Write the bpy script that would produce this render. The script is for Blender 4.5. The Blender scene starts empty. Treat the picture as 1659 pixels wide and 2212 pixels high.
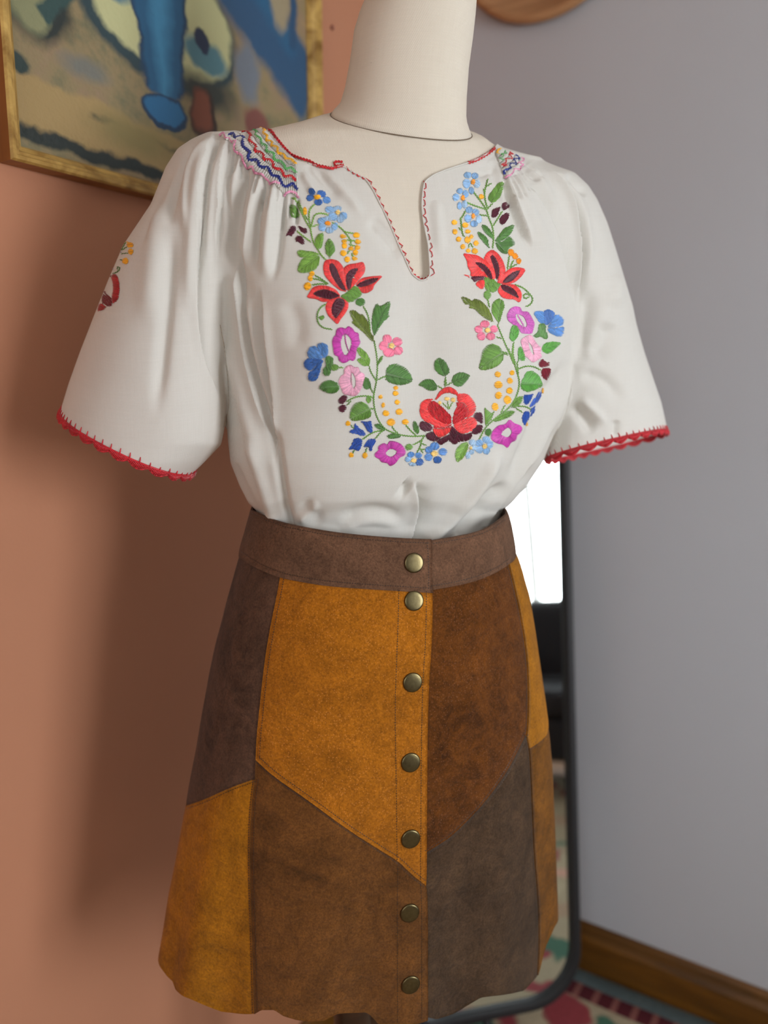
import bpy, math, random
import numpy as np
from mathutils import Vector, Matrix
from mathutils.bvhtree import BVHTree
random.seed(7); rng = np.random.default_rng(7)
W, H = 1659, 2212
F = 1661.0                       # focal length in pixels
TH = math.radians(9.4)           # the camera looks down by this much
CZ = 1.35                        # eye height
C = bpy.context.scene.collection
sc = bpy.context.scene

# ---------------------------------------------------------------- camera
cam_d = bpy.data.cameras.new('camera'); cam = bpy.data.objects.new('camera', cam_d); C.objects.link(cam)
cam.location = (0, 0, CZ); cam.rotation_euler = (math.pi/2 - TH, 0, 0)
cam_d.sensor_fit = 'VERTICAL'; cam_d.sensor_height = 36; cam_d.lens = F/H*36
cam_d.clip_start = 0.02; cam_d.clip_end = 60
cam_d.dof.use_dof = True; cam_d.dof.focus_distance = 0.785; cam_d.dof.aperture_fstop = 2.4
sc.camera = cam
sc.view_settings.view_transform = 'Standard'; sc.view_settings.look = 'None'
sc.view_settings.exposure = 0.0; sc.view_settings.gamma = 1; sc.view_settings.use_curve_mapping = False
try:
    sc.cycles.max_bounces = 10; sc.cycles.diffuse_bounces = 6; sc.cycles.use_denoising = True
    sc.cycles.sample_clamp_indirect = 6
except Exception: pass

# ---------------------------------------------------------------- room frame
cT, sT = math.cos(TH), math.sin(TH)
def ray(px, py):
    a, b = px - W/2, H/2 - py
    return a, F*cT + b*sT, b*cT - F*sT            # world x, y, z (unnormalised)
def atY(px, py, Y):
    x, y, z = ray(px, py); return Vector((x/y*Y, Y, CZ + z/y*Y))
def atZ(px, py, Z):
    x, y, z = ray(px, py); t = (Z-CZ)/z; return Vector((x*t, y*t, Z))
def proj(P):
    P = np.asarray(P, dtype=float).reshape(-1, 3)
    x, y, z = P[:, 0], P[:, 1], P[:, 2]-CZ
    f = y*cT - z*sT; u = y*sT + z*cT
    return W/2 + F*x/f, H/2 - F*u/f
u_ = Vector((0.8387, -0.5446, 0)); v_ = Vector((-0.5446, -0.8387, 0))
C0 = Vector((0.157, 1.812, 0))                     # the room's corner
def uv(u, v, z): return C0 + u_*u + v_*v + Vector((0, 0, z))
def wall_hit(px, py, wall):                        # pixel -> point on the left ('u'=0) or right ('v'=0) wall
    d = Vector(ray(px, py)); n = u_ if wall == 'left' else v_
    o = Vector((0, 0, CZ)); t = (C0 - o).dot(n)/d.dot(n); return o + d*t
def to_uv(P): q = P - C0; return q.dot(u_), q.dot(v_), P.z

# ---------------------------------------------------------------- daylight and added fill light
world = bpy.data.worlds.new('world'); sc.world = world; world.use_nodes = True
wn = world.node_tree.nodes; wl = world.node_tree.links
bg = wn['Background']; tc = wn.new('ShaderNodeTexCoord'); sx = wn.new('ShaderNodeSeparateXYZ'); cr = wn.new('ShaderNodeValToRGB')
wl.new(tc.outputs['Generated'], sx.inputs[0]); wl.new(sx.outputs['Z'], cr.inputs[0]); wl.new(cr.outputs[0], bg.inputs[0])
cr.color_ramp.elements[0].position = 0.0; cr.color_ramp.elements[0].color = (0.30, 0.33, 0.30, 1)
cr.color_ramp.elements[1].position = 0.06; cr.color_ramp.elements[1].color = (0.80, 0.93, 1.0, 1)
bg.inputs[1].default_value = 2.4
def area(name, loc, to, sx_, sy_, power, col):
    L = bpy.data.lights.new(name, 'AREA'); L.shape = 'RECTANGLE'; L.size = sx_; L.size_y = sy_; L.energy = power; L.color = col
    o = bpy.data.objects.new(name, L); C.objects.link(o); o.location = loc
    o.rotation_euler = (Vector(to)-Vector(loc)).to_track_quat('-Z', 'Y').to_euler(); return o
WIN = (0.62, 1.72, 0.68, 2.02)                     # window: v0, v1, z0, z1 on the wall u = RU
RU, RV, RH = 3.2, 4.2, 2.55
WI2 = (0.9, 2.5, 0.85, 2.2)                        # unseen window added for fill light: u0, u1, z0, z1 on the wall v = RV
wc = uv(RU+0.18, (WIN[0]+WIN[1])/2, (WIN[2]+WIN[3])/2)
area('window_daylight', wc, wc - u_, WIN[1]-WIN[0], WIN[3]-WIN[2], 78, (0.96, 0.975, 1.0))
w2 = uv((WI2[0]+WI2[1])/2, RV+0.18, (WI2[2]+WI2[3])/2)
area('added_fill_light', w2, w2 - v_, WI2[1]-WI2[0], WI2[3]-WI2[2], 27, (1.0, 0.975, 0.95))  # fill lamp added outside the made-up window behind the eye

# ---------------------------------------------------------------- helpers
def link(name, me, mat=None, parent=None, kind=None, smooth=True):
    o = bpy.data.objects.new(name, me); C.objects.link(o)
    if mat: me.materials.append(mat)
    if parent: o.parent = parent
    if kind: o['kind'] = kind
    if smooth and len(me.polygons): me.polygons.foreach_set('use_smooth', [True]*len(me.polygons))
    return o
def mesh(name, vs, fs, mat=None, parent=None, kind=None, smooth=True):
    me = bpy.data.meshes.new(name)
    me.from_pydata([tuple(v) for v in vs], [], [tuple(f) for f in fs]); me.update()
    return link(name, me, mat, parent, kind, smooth)
def npmesh(name, V, Q, mat=None, parent=None, kind=None, smooth=True):      # fast: arrays of verts and equal-sized faces
    me = bpy.data.meshes.new(name); V = np.asarray(V, np.float32); Q = np.asarray(Q, np.int32); k = Q.shape[1]
    me.vertices.add(len(V)); me.vertices.foreach_set('co', V.ravel())
    me.loops.add(Q.size); me.loops.foreach_set('vertex_index', Q.ravel())
    me.polygons.add(len(Q)); me.polygons.foreach_set('loop_start', np.arange(0, Q.size, k, dtype=np.int32))
    try: me.polygons.foreach_set('loop_total', np.full(len(Q), k, np.int32))
    except Exception: pass
    me.update(calc_edges=True); me.validate()
    return link(name, me, mat, parent, kind, smooth)
def empty(name, loc, label, cat, group=None):
    o = bpy.data.objects.new(name, None); C.objects.link(o); o.location = loc; o.empty_display_size = 0.05
    o['label'] = label; o['category'] = cat
    if group: o['group'] = group
    return o
def adopt(child, parent):
    child.parent = parent; child.matrix_parent_inverse = Matrix.Translation(-parent.location)
    return child
def struct(o): o['kind'] = 'structure'; return o
def boxpts(o, ax, ay, az, a0, a1, b0, b1, c0, c1):
    vs = [o + ax*a + ay*b + az*c for a in (a0, a1) for b in (b0, b1) for c in (c0, c1)]
    return vs, [(0,1,3,2),(4,6,7,5),(0,4,5,1),(2,3,7,6),(0,2,6,4),(1,5,7,3)]
Z_ = Vector((0, 0, 1)); X_ = Vector((1, 0, 0)); Y_ = Vector((0, 1, 0)); O_ = Vector((0, 0, 0))
def box(name, o, ax, ay, az, a0, a1, b0, b1, c0, c1, mat, parent=None, bev=0.0):
    vs, fs = boxpts(o, ax, ay, az, a0, a1, b0, b1, c0, c1)
    ob = mesh(name, vs, fs, mat, parent, smooth=False)
    if bev:
        m = ob.modifiers.new('bevel', 'BEVEL'); m.width = bev; m.segments = 3; m.limit_method = 'ANGLE'
    return ob
def grid_faces(n, m, closed=False, off=0):         # n rows of m
    I = np.arange(n-1)[:, None]*m; J = np.arange(m if closed else m-1)[None]
    a = I + J; b = I + (J+1) % m
    return np.stack([a, b, b+m, a+m], -1).reshape(-1, 4) + off
def tube(pts, rads, n=8, cap=True):
    pts = [Vector(p) for p in pts]; V = []; N = len(pts)
    up = None
    for i, p in enumerate(pts):
        t = (pts[min(i+1, N-1)] - pts[max(i-1, 0)]).normalized()
        if up is None: up = t.orthogonal().normalized()
        else: up = (up - t*up.dot(t)).normalized()
        w = t.cross(up); r = rads[i] if hasattr(rads, '__len__') else rads
        for k in range(n):
            a = 2*math.pi*k/n; V.append(p + up*math.cos(a)*r + w*math.sin(a)*r)
    Fs = [(i*n+k, i*n+(k+1) % n, (i+1)*n+(k+1) % n, (i+1)*n+k) for i in range(N-1) for k in range(n)]
    if cap: Fs += [tuple(range(n))[::-1], tuple((N-1)*n+k for k in range(n))]
    return V, Fs
def lathe(prof, c, n=32):                          # profile of (r, z) about the vertical through c
    V = [Vector((c[0]+r*math.cos(2*math.pi*k/n), c[1]+r*math.sin(2*math.pi*k/n), z)) for r, z in prof for k in range(n)]
    Fs = [(i*n+k, i*n+(k+1) % n, (i+1)*n+(k+1) % n, (i+1)*n+k) for i in range(len(prof)-1) for k in range(n)]
    Fs += [tuple(range(n))[::-1], tuple((len(prof)-1)*n+k for k in range(n))]
    return V, Fs

# ---------------------------------------------------------------- materials
def lin(c): return tuple(((x/255+0.055)/1.055)**2.4 if x > 10.3 else x/255/12.92 for x in c)
class NT:
    def __init__(s, name):
        s.m = bpy.data.materials.new(name); s.m.use_nodes = True; s.t = s.m.node_tree; s.N = s.t.nodes; s.L = s.t.links
        s.b = s.N['Principled BSDF']; s.co = s.N.new('ShaderNodeTexCoord')
    def n(s, t, **k):
        o = s.N.new('ShaderNode'+t)
        for a, b in k.items():
            if isinstance(a, str) and a.startswith('i_'): o.inputs[a[2:].replace('_', ' ')].default_value = b
            else: setattr(o, a, b)
        return o
    def l(s, a, b): s.L.new(a, b)
    def noise(s, scale, detail=4, rough=.5, vec=None, dist=0):
        o = s.n('TexNoise'); o.inputs['Scale'].default_value = scale; o.inputs['Detail'].default_value = detail
        o.inputs['Roughness'].default_value = rough; o.inputs['Distortion'].default_value = dist
        s.l(vec or s.co.outputs['Object'], o.inputs['Vector']); return o.outputs['Fac']
    def ramp(s, fac, stops, interp='LINEAR'):
        o = s.n('ValToRGB'); o.color_ramp.interpolation = interp; e = o.color_ramp.elements
        while len(e) < len(stops): e.new(0.5)
        for i, (p, c) in enumerate(stops): e[i].position = p; e[i].color = (*c, 1) if len(c) == 3 else c
        s.l(fac, o.inputs[0]); return o.outputs[0]
    def mix(s, fac, a, b, mode='MIX'):
        o = s.n('Mix', data_type='RGBA', blend_type=mode)
        for v, i in ((fac, 0), (a, 6), (b, 7)):
            if hasattr(v, 'links'): s.l(v, o.inputs[i])
            else: o.inputs[i].default_value = v if i == 0 else (*v[:3], 1)
        return o.outputs[2]
    def math(s, op, a, b=0.0, c=None, clamp=False):
        o = s.n('Math', operation=op); o.use_clamp = clamp
        for i, v in enumerate((a, b) if c is None else (a, b, c)):
            if hasattr(v, 'links'): s.l(v, o.inputs[i])
            else: o.inputs[i].default_value = v
        return o.outputs[0]
    def bump(s, h, strength=.3, dist=.001, prev=None):
        o = s.n('Bump'); o.inputs['Strength'].default_value = strength; o.inputs['Distance'].default_value = dist
        s.l(h, o.inputs['Height'])
        if prev: s.l(prev, o.inputs['Normal'])
        return o.outputs[0]
    def out(s, col=None, rough=.6, nor=None, **k):
        if col is not None:
            if hasattr(col, 'links'): s.l(col, s.b.inputs['Base Color'])
            else: s.b.inputs['Base Color'].default_value = (*col[:3], 1)
        if hasattr(rough, 'links'): s.l(rough, s.b.inputs['Roughness'])
        else: s.b.inputs['Roughness'].default_value = rough
        if nor is not None: s.l(nor, s.b.inputs['Normal'])
        for a, v in k.items(): s.b.inputs[a.replace('_', ' ')].default_value = v
        return s.m
def m_wall(name, c, var=.05):
    t = NT(name); n = t.noise(3, 3); col = t.mix(n, tuple(x*(1-var) for x in c), tuple(min(1, x*(1+var)) for x in c))
    b = t.bump(t.noise(260, 3), .12, .002); b = t.bump(t.noise(22, 2), .1, .004, b)
    return t.out(col, .85, b)
def m_plain(name, c, rough=.5, bs=0, bscale=80, **k):
    t = NT(name); n = t.noise(bscale, 3)
    col = t.mix(n, tuple(x*.88 for x in c), tuple(min(1, x*1.1) for x in c))
    return t.out(col, rough, t.bump(n, bs, .001) if bs else None, **k)
def m_wood(name, c1, c2, rough=.4, sc_=(2, 60, 60), coords='Object'):
    t = NT(name); mp = t.n('Mapping'); mp.inputs['Scale'].default_value = sc_; t.l(t.co.outputs[coords], mp.inputs[0])
    n = t.noise(1.0, 5, .6, mp.outputs[0], 1.0)
    return t.out(t.ramp(n, [(.3, c1), (.7, c2)]), rough, t.bump(n, .15, .001))
def m_weave(name, c1, c2, scale, rough=.8, trans=0, bump=.5, diag=0, slub=.25, spots=0):
    # plain weave: warp and weft threads in the surface's own UV, in metres
    t = NT(name); mp = t.n('Mapping'); mp.inputs['Scale'].default_value = (scale, scale, scale)
    mp.inputs['Rotation'].default_value = (0, 0, diag); t.l(t.co.outputs['UV'], mp.inputs[0])
    sp = t.n('SeparateXYZ'); t.l(mp.outputs[0], sp.inputs[0])
    a = t.math('SINE', t.math('MULTIPLY', sp.outputs[0], math.pi)); b = t.math('SINE', t.math('MULTIPLY', sp.outputs[1], math.pi))
    h = t.math('MULTIPLY', t.math('ABSOLUTE', a), t.math('ABSOLUTE', b))
    m2 = t.n('Mapping'); m2.inputs['Scale'].default_value = (30, 900, 1); t.l(t.co.outputs['UV'], m2.inputs[0])
    m3 = t.n('Mapping'); m3.inputs['Scale'].default_value = (900, 30, 1); t.l(t.co.outputs['UV'], m3.inputs[0])
    s1 = t.noise(1, 2, .5, m2.outputs[0]); s2 = t.noise(1, 2, .5, m3.outputs[0])
    f = t.math('ADD', t.math('MULTIPLY', h, .5), t.math('MULTIPLY', t.math('ADD', s1, s2), slub), clamp=True)
    col = t.mix(f, c1, c2)
    if spots:
        vo = t.n('TexVoronoi'); vo.inputs['Scale'].default_value = spots; t.l(t.co.outputs['UV'], vo.inputs['Vector'])
        s_ = t.ramp(vo.outputs['Distance'], [(.03, (1, 1, 1)), (.06, (0, 0, 0))])
        wn_ = t.n('TexWhiteNoise'); t.l(vo.outputs['Position'], wn_.inputs['Vector'])
        k_ = t.math('MULTIPLY', s_, t.math('GREATER_THAN', wn_.outputs['Value'], .7))
        col = t.mix(t.math('MULTIPLY', k_, .6), col, (.12, .09, .06))
    nb = t.bump(f, bump, .0004)
    t.out(col, rough, nb)
    if trans:
        tr = t.n('BsdfTranslucent'); t.l(col, tr.inputs[0]); mx = t.n('MixShader'); mx.inputs[0].default_value = trans
        o = t.N['Material Output']; t.l(t.b.outputs[0], mx.inputs[1]); t.l(tr.outputs[0], mx.inputs[2]); t.l(mx.outputs[0], o.inputs[0])
    return t.m
def m_suede(name, c, var=.35, pits=0, nap=120):
    t = NT(name); n1 = t.noise(12, 6, .62, None, 1.2); n2 = t.noise(60, 8, .78, None, 1.0); n3 = t.noise(420, 3, .75)
    f = t.math('ADD', t.math('MULTIPLY', n1, .5), t.math('MULTIPLY', n2, .5))
    col = t.ramp(f, [(.36, tuple(x*(1-var*1.25) for x in c)), (.5, c), (.63, tuple(min(1, x*(1+var*1.2)) for x in c))])
    col = t.mix(.5, col, t.ramp(n3, [(.32, (.22, .22, .22)), (.68, (.86, .86, .86))]), 'OVERLAY')
    nb = t.bump(n3, .8, .0008); nb = t.bump(n2, .7, .0025, nb)
    if pits:
        vo = t.n('TexVoronoi'); vo.inputs['Scale'].default_value = pits; vo.inputs['Randomness'].default_value = .85; t.l(t.co.outputs['Object'], vo.inputs['Vector'])
        d = t.ramp(vo.outputs['Distance'], [(.10, (1, 1, 1)), (.30, (0, 0, 0))])
        k_ = t.math('MULTIPLY', d, t.ramp(t.noise(14, 3), [(.35, (.22, .22, .22)), (.6, (.6, .6, .6))]))
        col = t.mix(k_, col, tuple(min(1, x*2.0+.05) for x in c)); nb = t.bump(d, -.3, .0006, nb)
    return t.out(col, .93, nb, Sheen_Weight=.07, Sheen_Roughness=.5, Specular_IOR_Level=.12)
def m_thread(name, c, k=0.22):
    t = NT(name); n = t.noise(420, 3, .6); n2 = t.noise(45, 2)
    f = t.math('ADD', t.math('MULTIPLY', n, .6), t.math('MULTIPLY', n2, .4))
    col = t.ramp(f, [(.33, tuple(x*(1-k) for x in c)), (.67, tuple(min(1, x*(1+k)) for x in c))])
    at = t.n('Attribute', attribute_name='tone'); col = t.mix(1.0, col, t.math('ADD', at.outputs['Fac'], 1.0), 'MULTIPLY')
    return t.out(col, .42, None, Sheen_Weight=.10, Specular_IOR_Level=.45)

# ================================================================ the room
terracotta = m_wall('terracotta_paint', lin((180, 124, 94)))
lilac = m_wall('lilac_grey_paint', lin((182, 185, 191)), .02)
m_ceil = m_wall('ceiling_paint', (.78, .77, .74), .02)
m_base = m_wood('varnished_pine', lin((70, 44, 12)), lin((118, 76, 22)), .35, (3, 3, 40))
m_floor = m_wood('floorboards', lin((92, 62, 38)), lin((140, 98, 60)), .45, (2, 40, 1))
m_whitewood = m_plain('white_paint', (.8, .8, .78), .4)
m_black = m_plain('black_lacquer', (.006, .006, .008), .6)
m_glass = NT('window_glass'); _t = m_glass
_tr = _t.n('BsdfTransparent'); _g = _t.n('BsdfGlossy'); _g.inputs['Roughness'].default_value = .02
_mx = _t.n('MixShader'); _mx.inputs[0].default_value = .06
_t.l(_tr.outputs[0], _mx.inputs[1]); _t.l(_g.outputs[0], _mx.inputs[2]); _t.l(_mx.outputs[0], _t.N['Material Output'].inputs[0]); m_glass = _t.m
def slab(name, u0, u1, v0, v1, z0, z1, mat): return struct(box(name, C0, u_, v_, Z_, u0, u1, v0, v1, z0, z1, mat))
T = .12
slab('floor', -T, RU+T, -T, RV+T, -.1, 0, m_floor)
slab('ceiling', -T, RU+T, -T, RV+T, RH, RH+.1, m_ceil)
slab('wall_left', -T, 0, -T, RV+T, 0, RH, terracotta)
slab('wall_right', 0, RU+T, -T, 0, 0, RH, lilac)
def holed(name, quad):                              # four slabs round a window opening, one mesh
    vs, fs = [], []
    for q in quad:
        a, f = boxpts(C0, u_, v_, Z_, *q); fs += [tuple(i+len(vs) for i in g) for g in f]; vs += a
    return struct(mesh(name, vs, fs, lilac, smooth=False))
a, b, c, d = WIN
holed('wall_front', [(RU, RU+T, 0, a, 0, RH), (RU, RU+T, b, RV, 0, RH), (RU, RU+T, a, b, 0, c), (RU, RU+T, a, b, d, RH)])
a2, b2, c2, d2 = WI2
holed('wall_back', [(0, a2, RV, RV+T, 0, RH), (b2, RU+T, RV, RV+T, 0, RH), (a2, b2, RV, RV+T, 0, c2), (a2, b2, RV, RV+T, d2, RH)])
def window(name, along, out, base, a, b, c, d):
    fr = []
    vs, fs = [], []
    m = (a+b)/2
    for q in ((a, a+.05, c, d), (b-.05, b, c, d), (a, b, c, c+.05), (a, b, d-.05, d), (m-.025, m+.025, c, d)):
        p, f = boxpts(base, along, out, Z_, q[0], q[1], .03, .09, q[2], q[3]); fs += [tuple(i+len(vs) for i in g) for g in f]; vs += p
    w = struct(mesh(name, vs, fs, m_whitewood, smooth=False))
    box('window_sill', base, along, out, Z_, a-.04, b+.04, -.10, .03, c-.03, c, m_whitewood, w, .004)
    for p0, p1 in ((a+.05, m-.025), (m+.025, b-.05)):
        box('pane', base, along, out, Z_, p0, p1, .055, .061, c+.05, d-.05, m_glass, w)
window('window_1', v_, u_, C0 + u_*RU, *WIN)
window('added_fill_window', u_, v_, C0 + v_*RV, *WI2)  # unseen window, added to go with the fill lamp
def baseboard(name, o, along, out, L):
    prof = [(0, 0), (.018, 0), (.018, .085), (.013, .098), (.010, .112), (.004, .120), (0, .120)]
    vs = [o + along*t + out*p + Z_*q for t in (0, L) for p, q in prof]; n = len(prof)
    fs = [(i, (i+1) % n, n+(i+1) % n, n+i) for i in range(n)] + [tuple(range(n)), tuple(range(n, 2*n))[::-1]]
    return struct(mesh(name, vs, fs, m_base, smooth=False))
baseboard('baseboard_right', C0 + u_*.018, u_, v_, RU-.018)
baseboard('baseboard_left', C0, v_, u_, RV)

# ---- rug: the border runs parallel to the lilac wall
t = NT('rug_wool'); sp = t.n('SeparateXYZ'); t.l(t.co.outputs['Object'], sp.inputs[0])
dv = sp.outputs['Y']; du = sp.outputs['X']
def lt(x, k): return t.math('LESS_THAN', x, k)
vo = t.n('TexVoronoi'); vo.inputs['Scale'].default_value = 7.5; wq = t.n('TexNoise'); wq.inputs['Scale'].default_value = 9; t.l(t.co.outputs['Object'], wq.inputs['Vector']); va = t.n('VectorMath', operation='MULTIPLY_ADD'); t.l(wq.outputs['Color'], va.inputs[0]); va.inputs[1].default_value = (.16, .16, .16); t.l(t.co.outputs['Object'], va.inputs[2]); t.l(va.outputs[0], vo.inputs['Vector'])
mot = t.ramp(vo.outputs['Color'], [(0, lin((176, 150, 124))), (.30, lin((176, 150, 124))), (.38, lin((150, 60, 66))), (.58, lin((70, 112, 92))), (.72, lin((206, 160, 140))), (.82, lin((190, 176, 146)))], 'CONSTANT')
near_ = t.ramp(vo.outputs['Distance'], [(.40, (1, 1, 1)), (.48, (0, 0, 0))])
field = t.mix(near_, lin((176, 162, 134)), mot)
red = t.mix(t.math('GREATER_THAN', t.math('SINE', t.math('MULTIPLY', du, 150.0)), .55), lin((92, 20, 34)), lin((150, 92, 84)))
blue = t.mix(t.noise(60, 2), lin((92, 116, 122)), lin((120, 140, 142)))
col = t.mix(lt(dv, .088), field, red); col = t.mix(lt(dv, .045), col, blue)
col = t.mix(.35, col, t.ramp(t.noise(300, 3), [(.3, (.2, .2, .2)), (.7, (.9, .9, .9))]), 'OVERLAY')
m_rug = t.out(col, .95, t.bump(t.noise(500, 2), .8, .003))
rug = mesh('rug', *(lambda n, m: ([Vector((.04+2.3*i/(n-1), .004+2.5*j/(m-1), .012+.002*math.sin(i*1.3)*math.cos(j))) for i in range(n) for j in range(m)] +
      [Vector((.04+2.3*i/(n-1), .004+2.5*j/(m-1), 0.0005)) for i in range(n) for j in range(m)],
      [tuple(f) for f in grid_faces(n, m)] + [tuple(f[::-1]) for f in grid_faces(n, m, off=n*m)] +
      [(i*m, (i+1)*m, n*m+(i+1)*m, n*m+i*m) for i in range(n-1)] + [((i+1)*m-1, n*m+(i+1)*m-1, n*m+(i+2)*m-1, (i+2)*m-1) for i in range(n-1)] +
      [(j+1, j, n*m+j, n*m+j+1) for j in range(m-1)] + [((n-1)*m+j, (n-1)*m+j+1, n*m+(n-1)*m+j+1, n*m+(n-1)*m+j) for j in range(m-1)]))(24, 24), m_rug)
_m = Matrix((( u_.x, v_.x, 0, C0.x), (u_.y, v_.y, 0, C0.y), (0, 0, 1, 0), (0, 0, 0, 1)))
rug.matrix_world = _m @ Matrix.Translation((0, .02, 0))
rug['label'] = 'patterned wool rug with blue, dark red and cream bands along the lilac wall'; rug['category'] = 'rug'

# ---- framed still life on the terracotta wall
VL, VR, ZB, ZT, FD = 1.077, .512, 1.594, 2.10, .026
gold = m_wood('gilt_wood', lin((128, 92, 34)), lin((202, 166, 92)), .38, (30, 30, 30))
woodb = m_wood('frame_side_wood', lin((112, 66, 24)), lin((158, 100, 42)), .4, (4, 40, 2))
pic = empty('framed_painting', C0 + v_*((VL+VR)/2) + Z_*ZB, 'framed still life oil painting with blue shapes hanging on the terracotta wall', 'painting')
FWD = .021
def rail(name, p0, p1, inward):                     # moulding: profile swept along p0->p1, mitred corners
    e = (p1-p0).normalized()
    prof = [(0, 0), (0, FD-.003), (.002, FD), (.006, FD), (.008, FD-.003), (.011, FD-.003), (.013, FD-.006), (.018, FD-.010), (FWD, FD-.016), (FWD, 0)]
    vs = []
    for k, (p, s) in enumerate(((p0, 1), (p1, -1))):
        vs += [p + e*s*q + inward*q + u_*h for q, h in prof]
    n = len(prof)
    fs = [(i, (i+1) % n, n+(i+1) % n, n+i) for i in range(n)] + [tuple(range(n)), tuple(range(n, 2*n))[::-1]]
    o = mesh(name, vs, fs, gold, smooth=False); o.data.materials.append(woodb); o.data.polygons[0].material_index = 1
    adopt(o, pic)
cs = [C0 + v_*VL + Z_*ZB, C0 + v_*VR + Z_*ZB, C0 + v_*VR + Z_*ZT, C0 + v_*VL + Z_*ZT]
cs = [c_ + u_*.0005 for c_ in cs]
for i, inw in enumerate((Z_, v_, -Z_, -v_)): rail('frame_rail', cs[i], cs[(i+1) % 4], inw)
t = NT('painted_canvas'); mp = t.n('SeparateXYZ'); t.l(t.co.outputs['UV'], mp.inputs[0])
wv = t.n('TexNoise'); wv.inputs['Scale'].default_value = 26; wv.inputs['Detail'].default_value = 4; t.l(t.co.outputs['UV'], wv.inputs['Vector'])
wsp = t.n('SeparateColor'); t.l(wv.outputs['Color'], wsp.inputs[0])
X = t.math('ADD', mp.outputs[0], t.math('MULTIPLY', t.math('SUBTRACT', wsp.outputs[0], .5), .028))
Y = t.math('ADD', mp.outputs[1], t.math('MULTIPLY', t.math('SUBTRACT', wsp.outputs[1], .5), .028))
def soft(v, w): return t.math('ADD', t.math('DIVIDE', v, w), .5, clamp=True)
def ell(cx, cy, rx, ry, w=.12, a=0):
    dx, dy = t.math('SUBTRACT', X, cx), t.math('SUBTRACT', Y, cy)
    ca, sa = math.cos(a), math.sin(a)
    ex = t.math('ADD', t.math('MULTIPLY', dx, ca/rx), t.math('MULTIPLY', dy, sa/rx))
    ey = t.math('ADD', t.math('MULTIPLY', dx, -sa/ry), t.math('MULTIPLY', dy, ca/ry))
    r = t.math('SQRT', t.math('ADD', t.math('MULTIPLY', ex, ex), t.math('MULTIPLY', ey, ey)))
    return soft(t.math('SUBTRACT', 1.0, r), w)
def band(x0, y0, x1, y1, h, w=.006):                # thick stroke between two points
    L = math.hypot(x1-x0, y1-y0); ex, ey = (x1-x0)/L, (y1-y0)/L
    dx, dy = t.math('SUBTRACT', X, x0), t.math('SUBTRACT', Y, y0)
    s = t.math('ADD', t.math('MULTIPLY', dx, ex), t.math('MULTIPLY', dy, ey))
    q = t.math('ABSOLUTE', t.math('ADD', t.math('MULTIPLY', dx, -ey), t.math('MULTIPLY', dy, ex)))
    m1 = soft(t.math('SUBTRACT', h, q), w); m2 = soft(s, w); m3 = soft(t.math('SUBTRACT', L, s), w)
    return t.math('MULTIPLY', m1, t.math('MULTIPLY', m2, m3))
g1 = t.noise(9, 5, .6, t.co.outputs['UV']); g2 = t.noise(40, 5, .65, t.co.outputs['UV'])
col = t.ramp(t.math('ADD', t.math('MULTIPLY', g1, .6), t.math('MULTIPLY', g2, .4)), [(.3, lin((84, 92, 74))), (.42, lin((120, 112, 82))), (.5, lin((138, 122, 88))), (.6, lin((142, 120, 94))), (.7, lin((160, 136, 92)))])
# UV in metres from the lower left corner of the picture: x along the wall, y up
dk, bl, lb, pc = lin((34, 44, 42)), lin((34, 88, 124)), lin((62, 130, 168)), lin((186, 186, 138))
col = t.mix(band(0, .058, .56, .020, .030), col, lin((158, 134, 88)))
col = t.mix(band(0, .022, .56, .004, .008), col, dk)
col = t.mix(band(.10, .063, .56, .036, .0024), col, lin((48, 54, 48)))
col = t.mix(ell(.035, .172, .048, .048, .3), col, dk); col = t.mix(ell(.030, .160, .026, .030, .4), col, lin((132, 134, 98)))
col = t.mix(ell(.008, .095, .014, .012, .5), col, lin((40, 58, 56))); col = t.mix(band(.045, .155, .105, .215, .010), col, lin((44, 72, 70)))
col = t.mix(ell(.10, .115, .03, .014, .9), col, lin((112, 112, 104))); col = t.mix(ell(.17, .055, .06, .022, .9), col, lin((132, 118, 74)))
col = t.mix(band(.30, .35, .54, .21, .052, .02), col, lin((40, 78, 112))); col = t.mix(band(.36, .36, .50, .27, .020, .02), col, bl); col = t.mix(band(.49, .36, .495, .27, .010, .01), col, lin((34, 72, 106)))
col = t.mix(ell(.46, .33, .022, .045, .4), col, lin((150, 138, 110)))
col = t.mix(ell(.225, .218, .138, .088, .1, -.05), col, lin((40, 62, 68))); col = t.mix(ell(.227, .226, .126, .078, .1, -.05), col, pc)
col = t.mix(ell(.150, .235, .034, .026, .3), col, lin((70, 116, 134))); col = t.mix(ell(.150, .238, .022, .016, .4), col, lin((176, 178, 134)))
col = t.mix(ell(.300, .195, .040, .020, .4, -.1), col, lin((80, 122, 132))); col = t.mix(ell(.292, .212, .016, .012, .3), col, lin((30, 44, 70)))
col = t.mix(ell(.30, .145, .055, .022, .9), col, lin((50, 56, 50)))
def taper(w0, w1, s_=.006):                          # a brush stroke that narrows downwards
    q = t.math('ABSOLUTE', t.math('SUBTRACT', X, .220)); k = t.math('ADD', w0, t.math('MULTIPLY', t.math('SUBTRACT', Y, .12), w1))
    return t.math('MULTIPLY', soft(t.math('SUBTRACT', k, q), s_), soft(t.math('SUBTRACT', Y, .118), .008))
col = t.mix(taper(.031, .14), col, lin((24, 58, 88))); col = t.mix(taper(.026, .12), col, bl); col = t.mix(taper(.008, .06, .02), col, lb)
col = t.mix(ell(.224, .100, .039, .020, .1, .05), col, lin((24, 56, 84))); col = t.mix(ell(.224, .102, .034, .015, .15, .05), col, lin((40, 104, 148)))
col = t.mix(ell(.292, .116, .026, .036, .2), col, lin((52, 36, 28))); col = t.mix(ell(.288, .120, .019, .029, .4), col, lin((122, 68, 46)))
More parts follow.
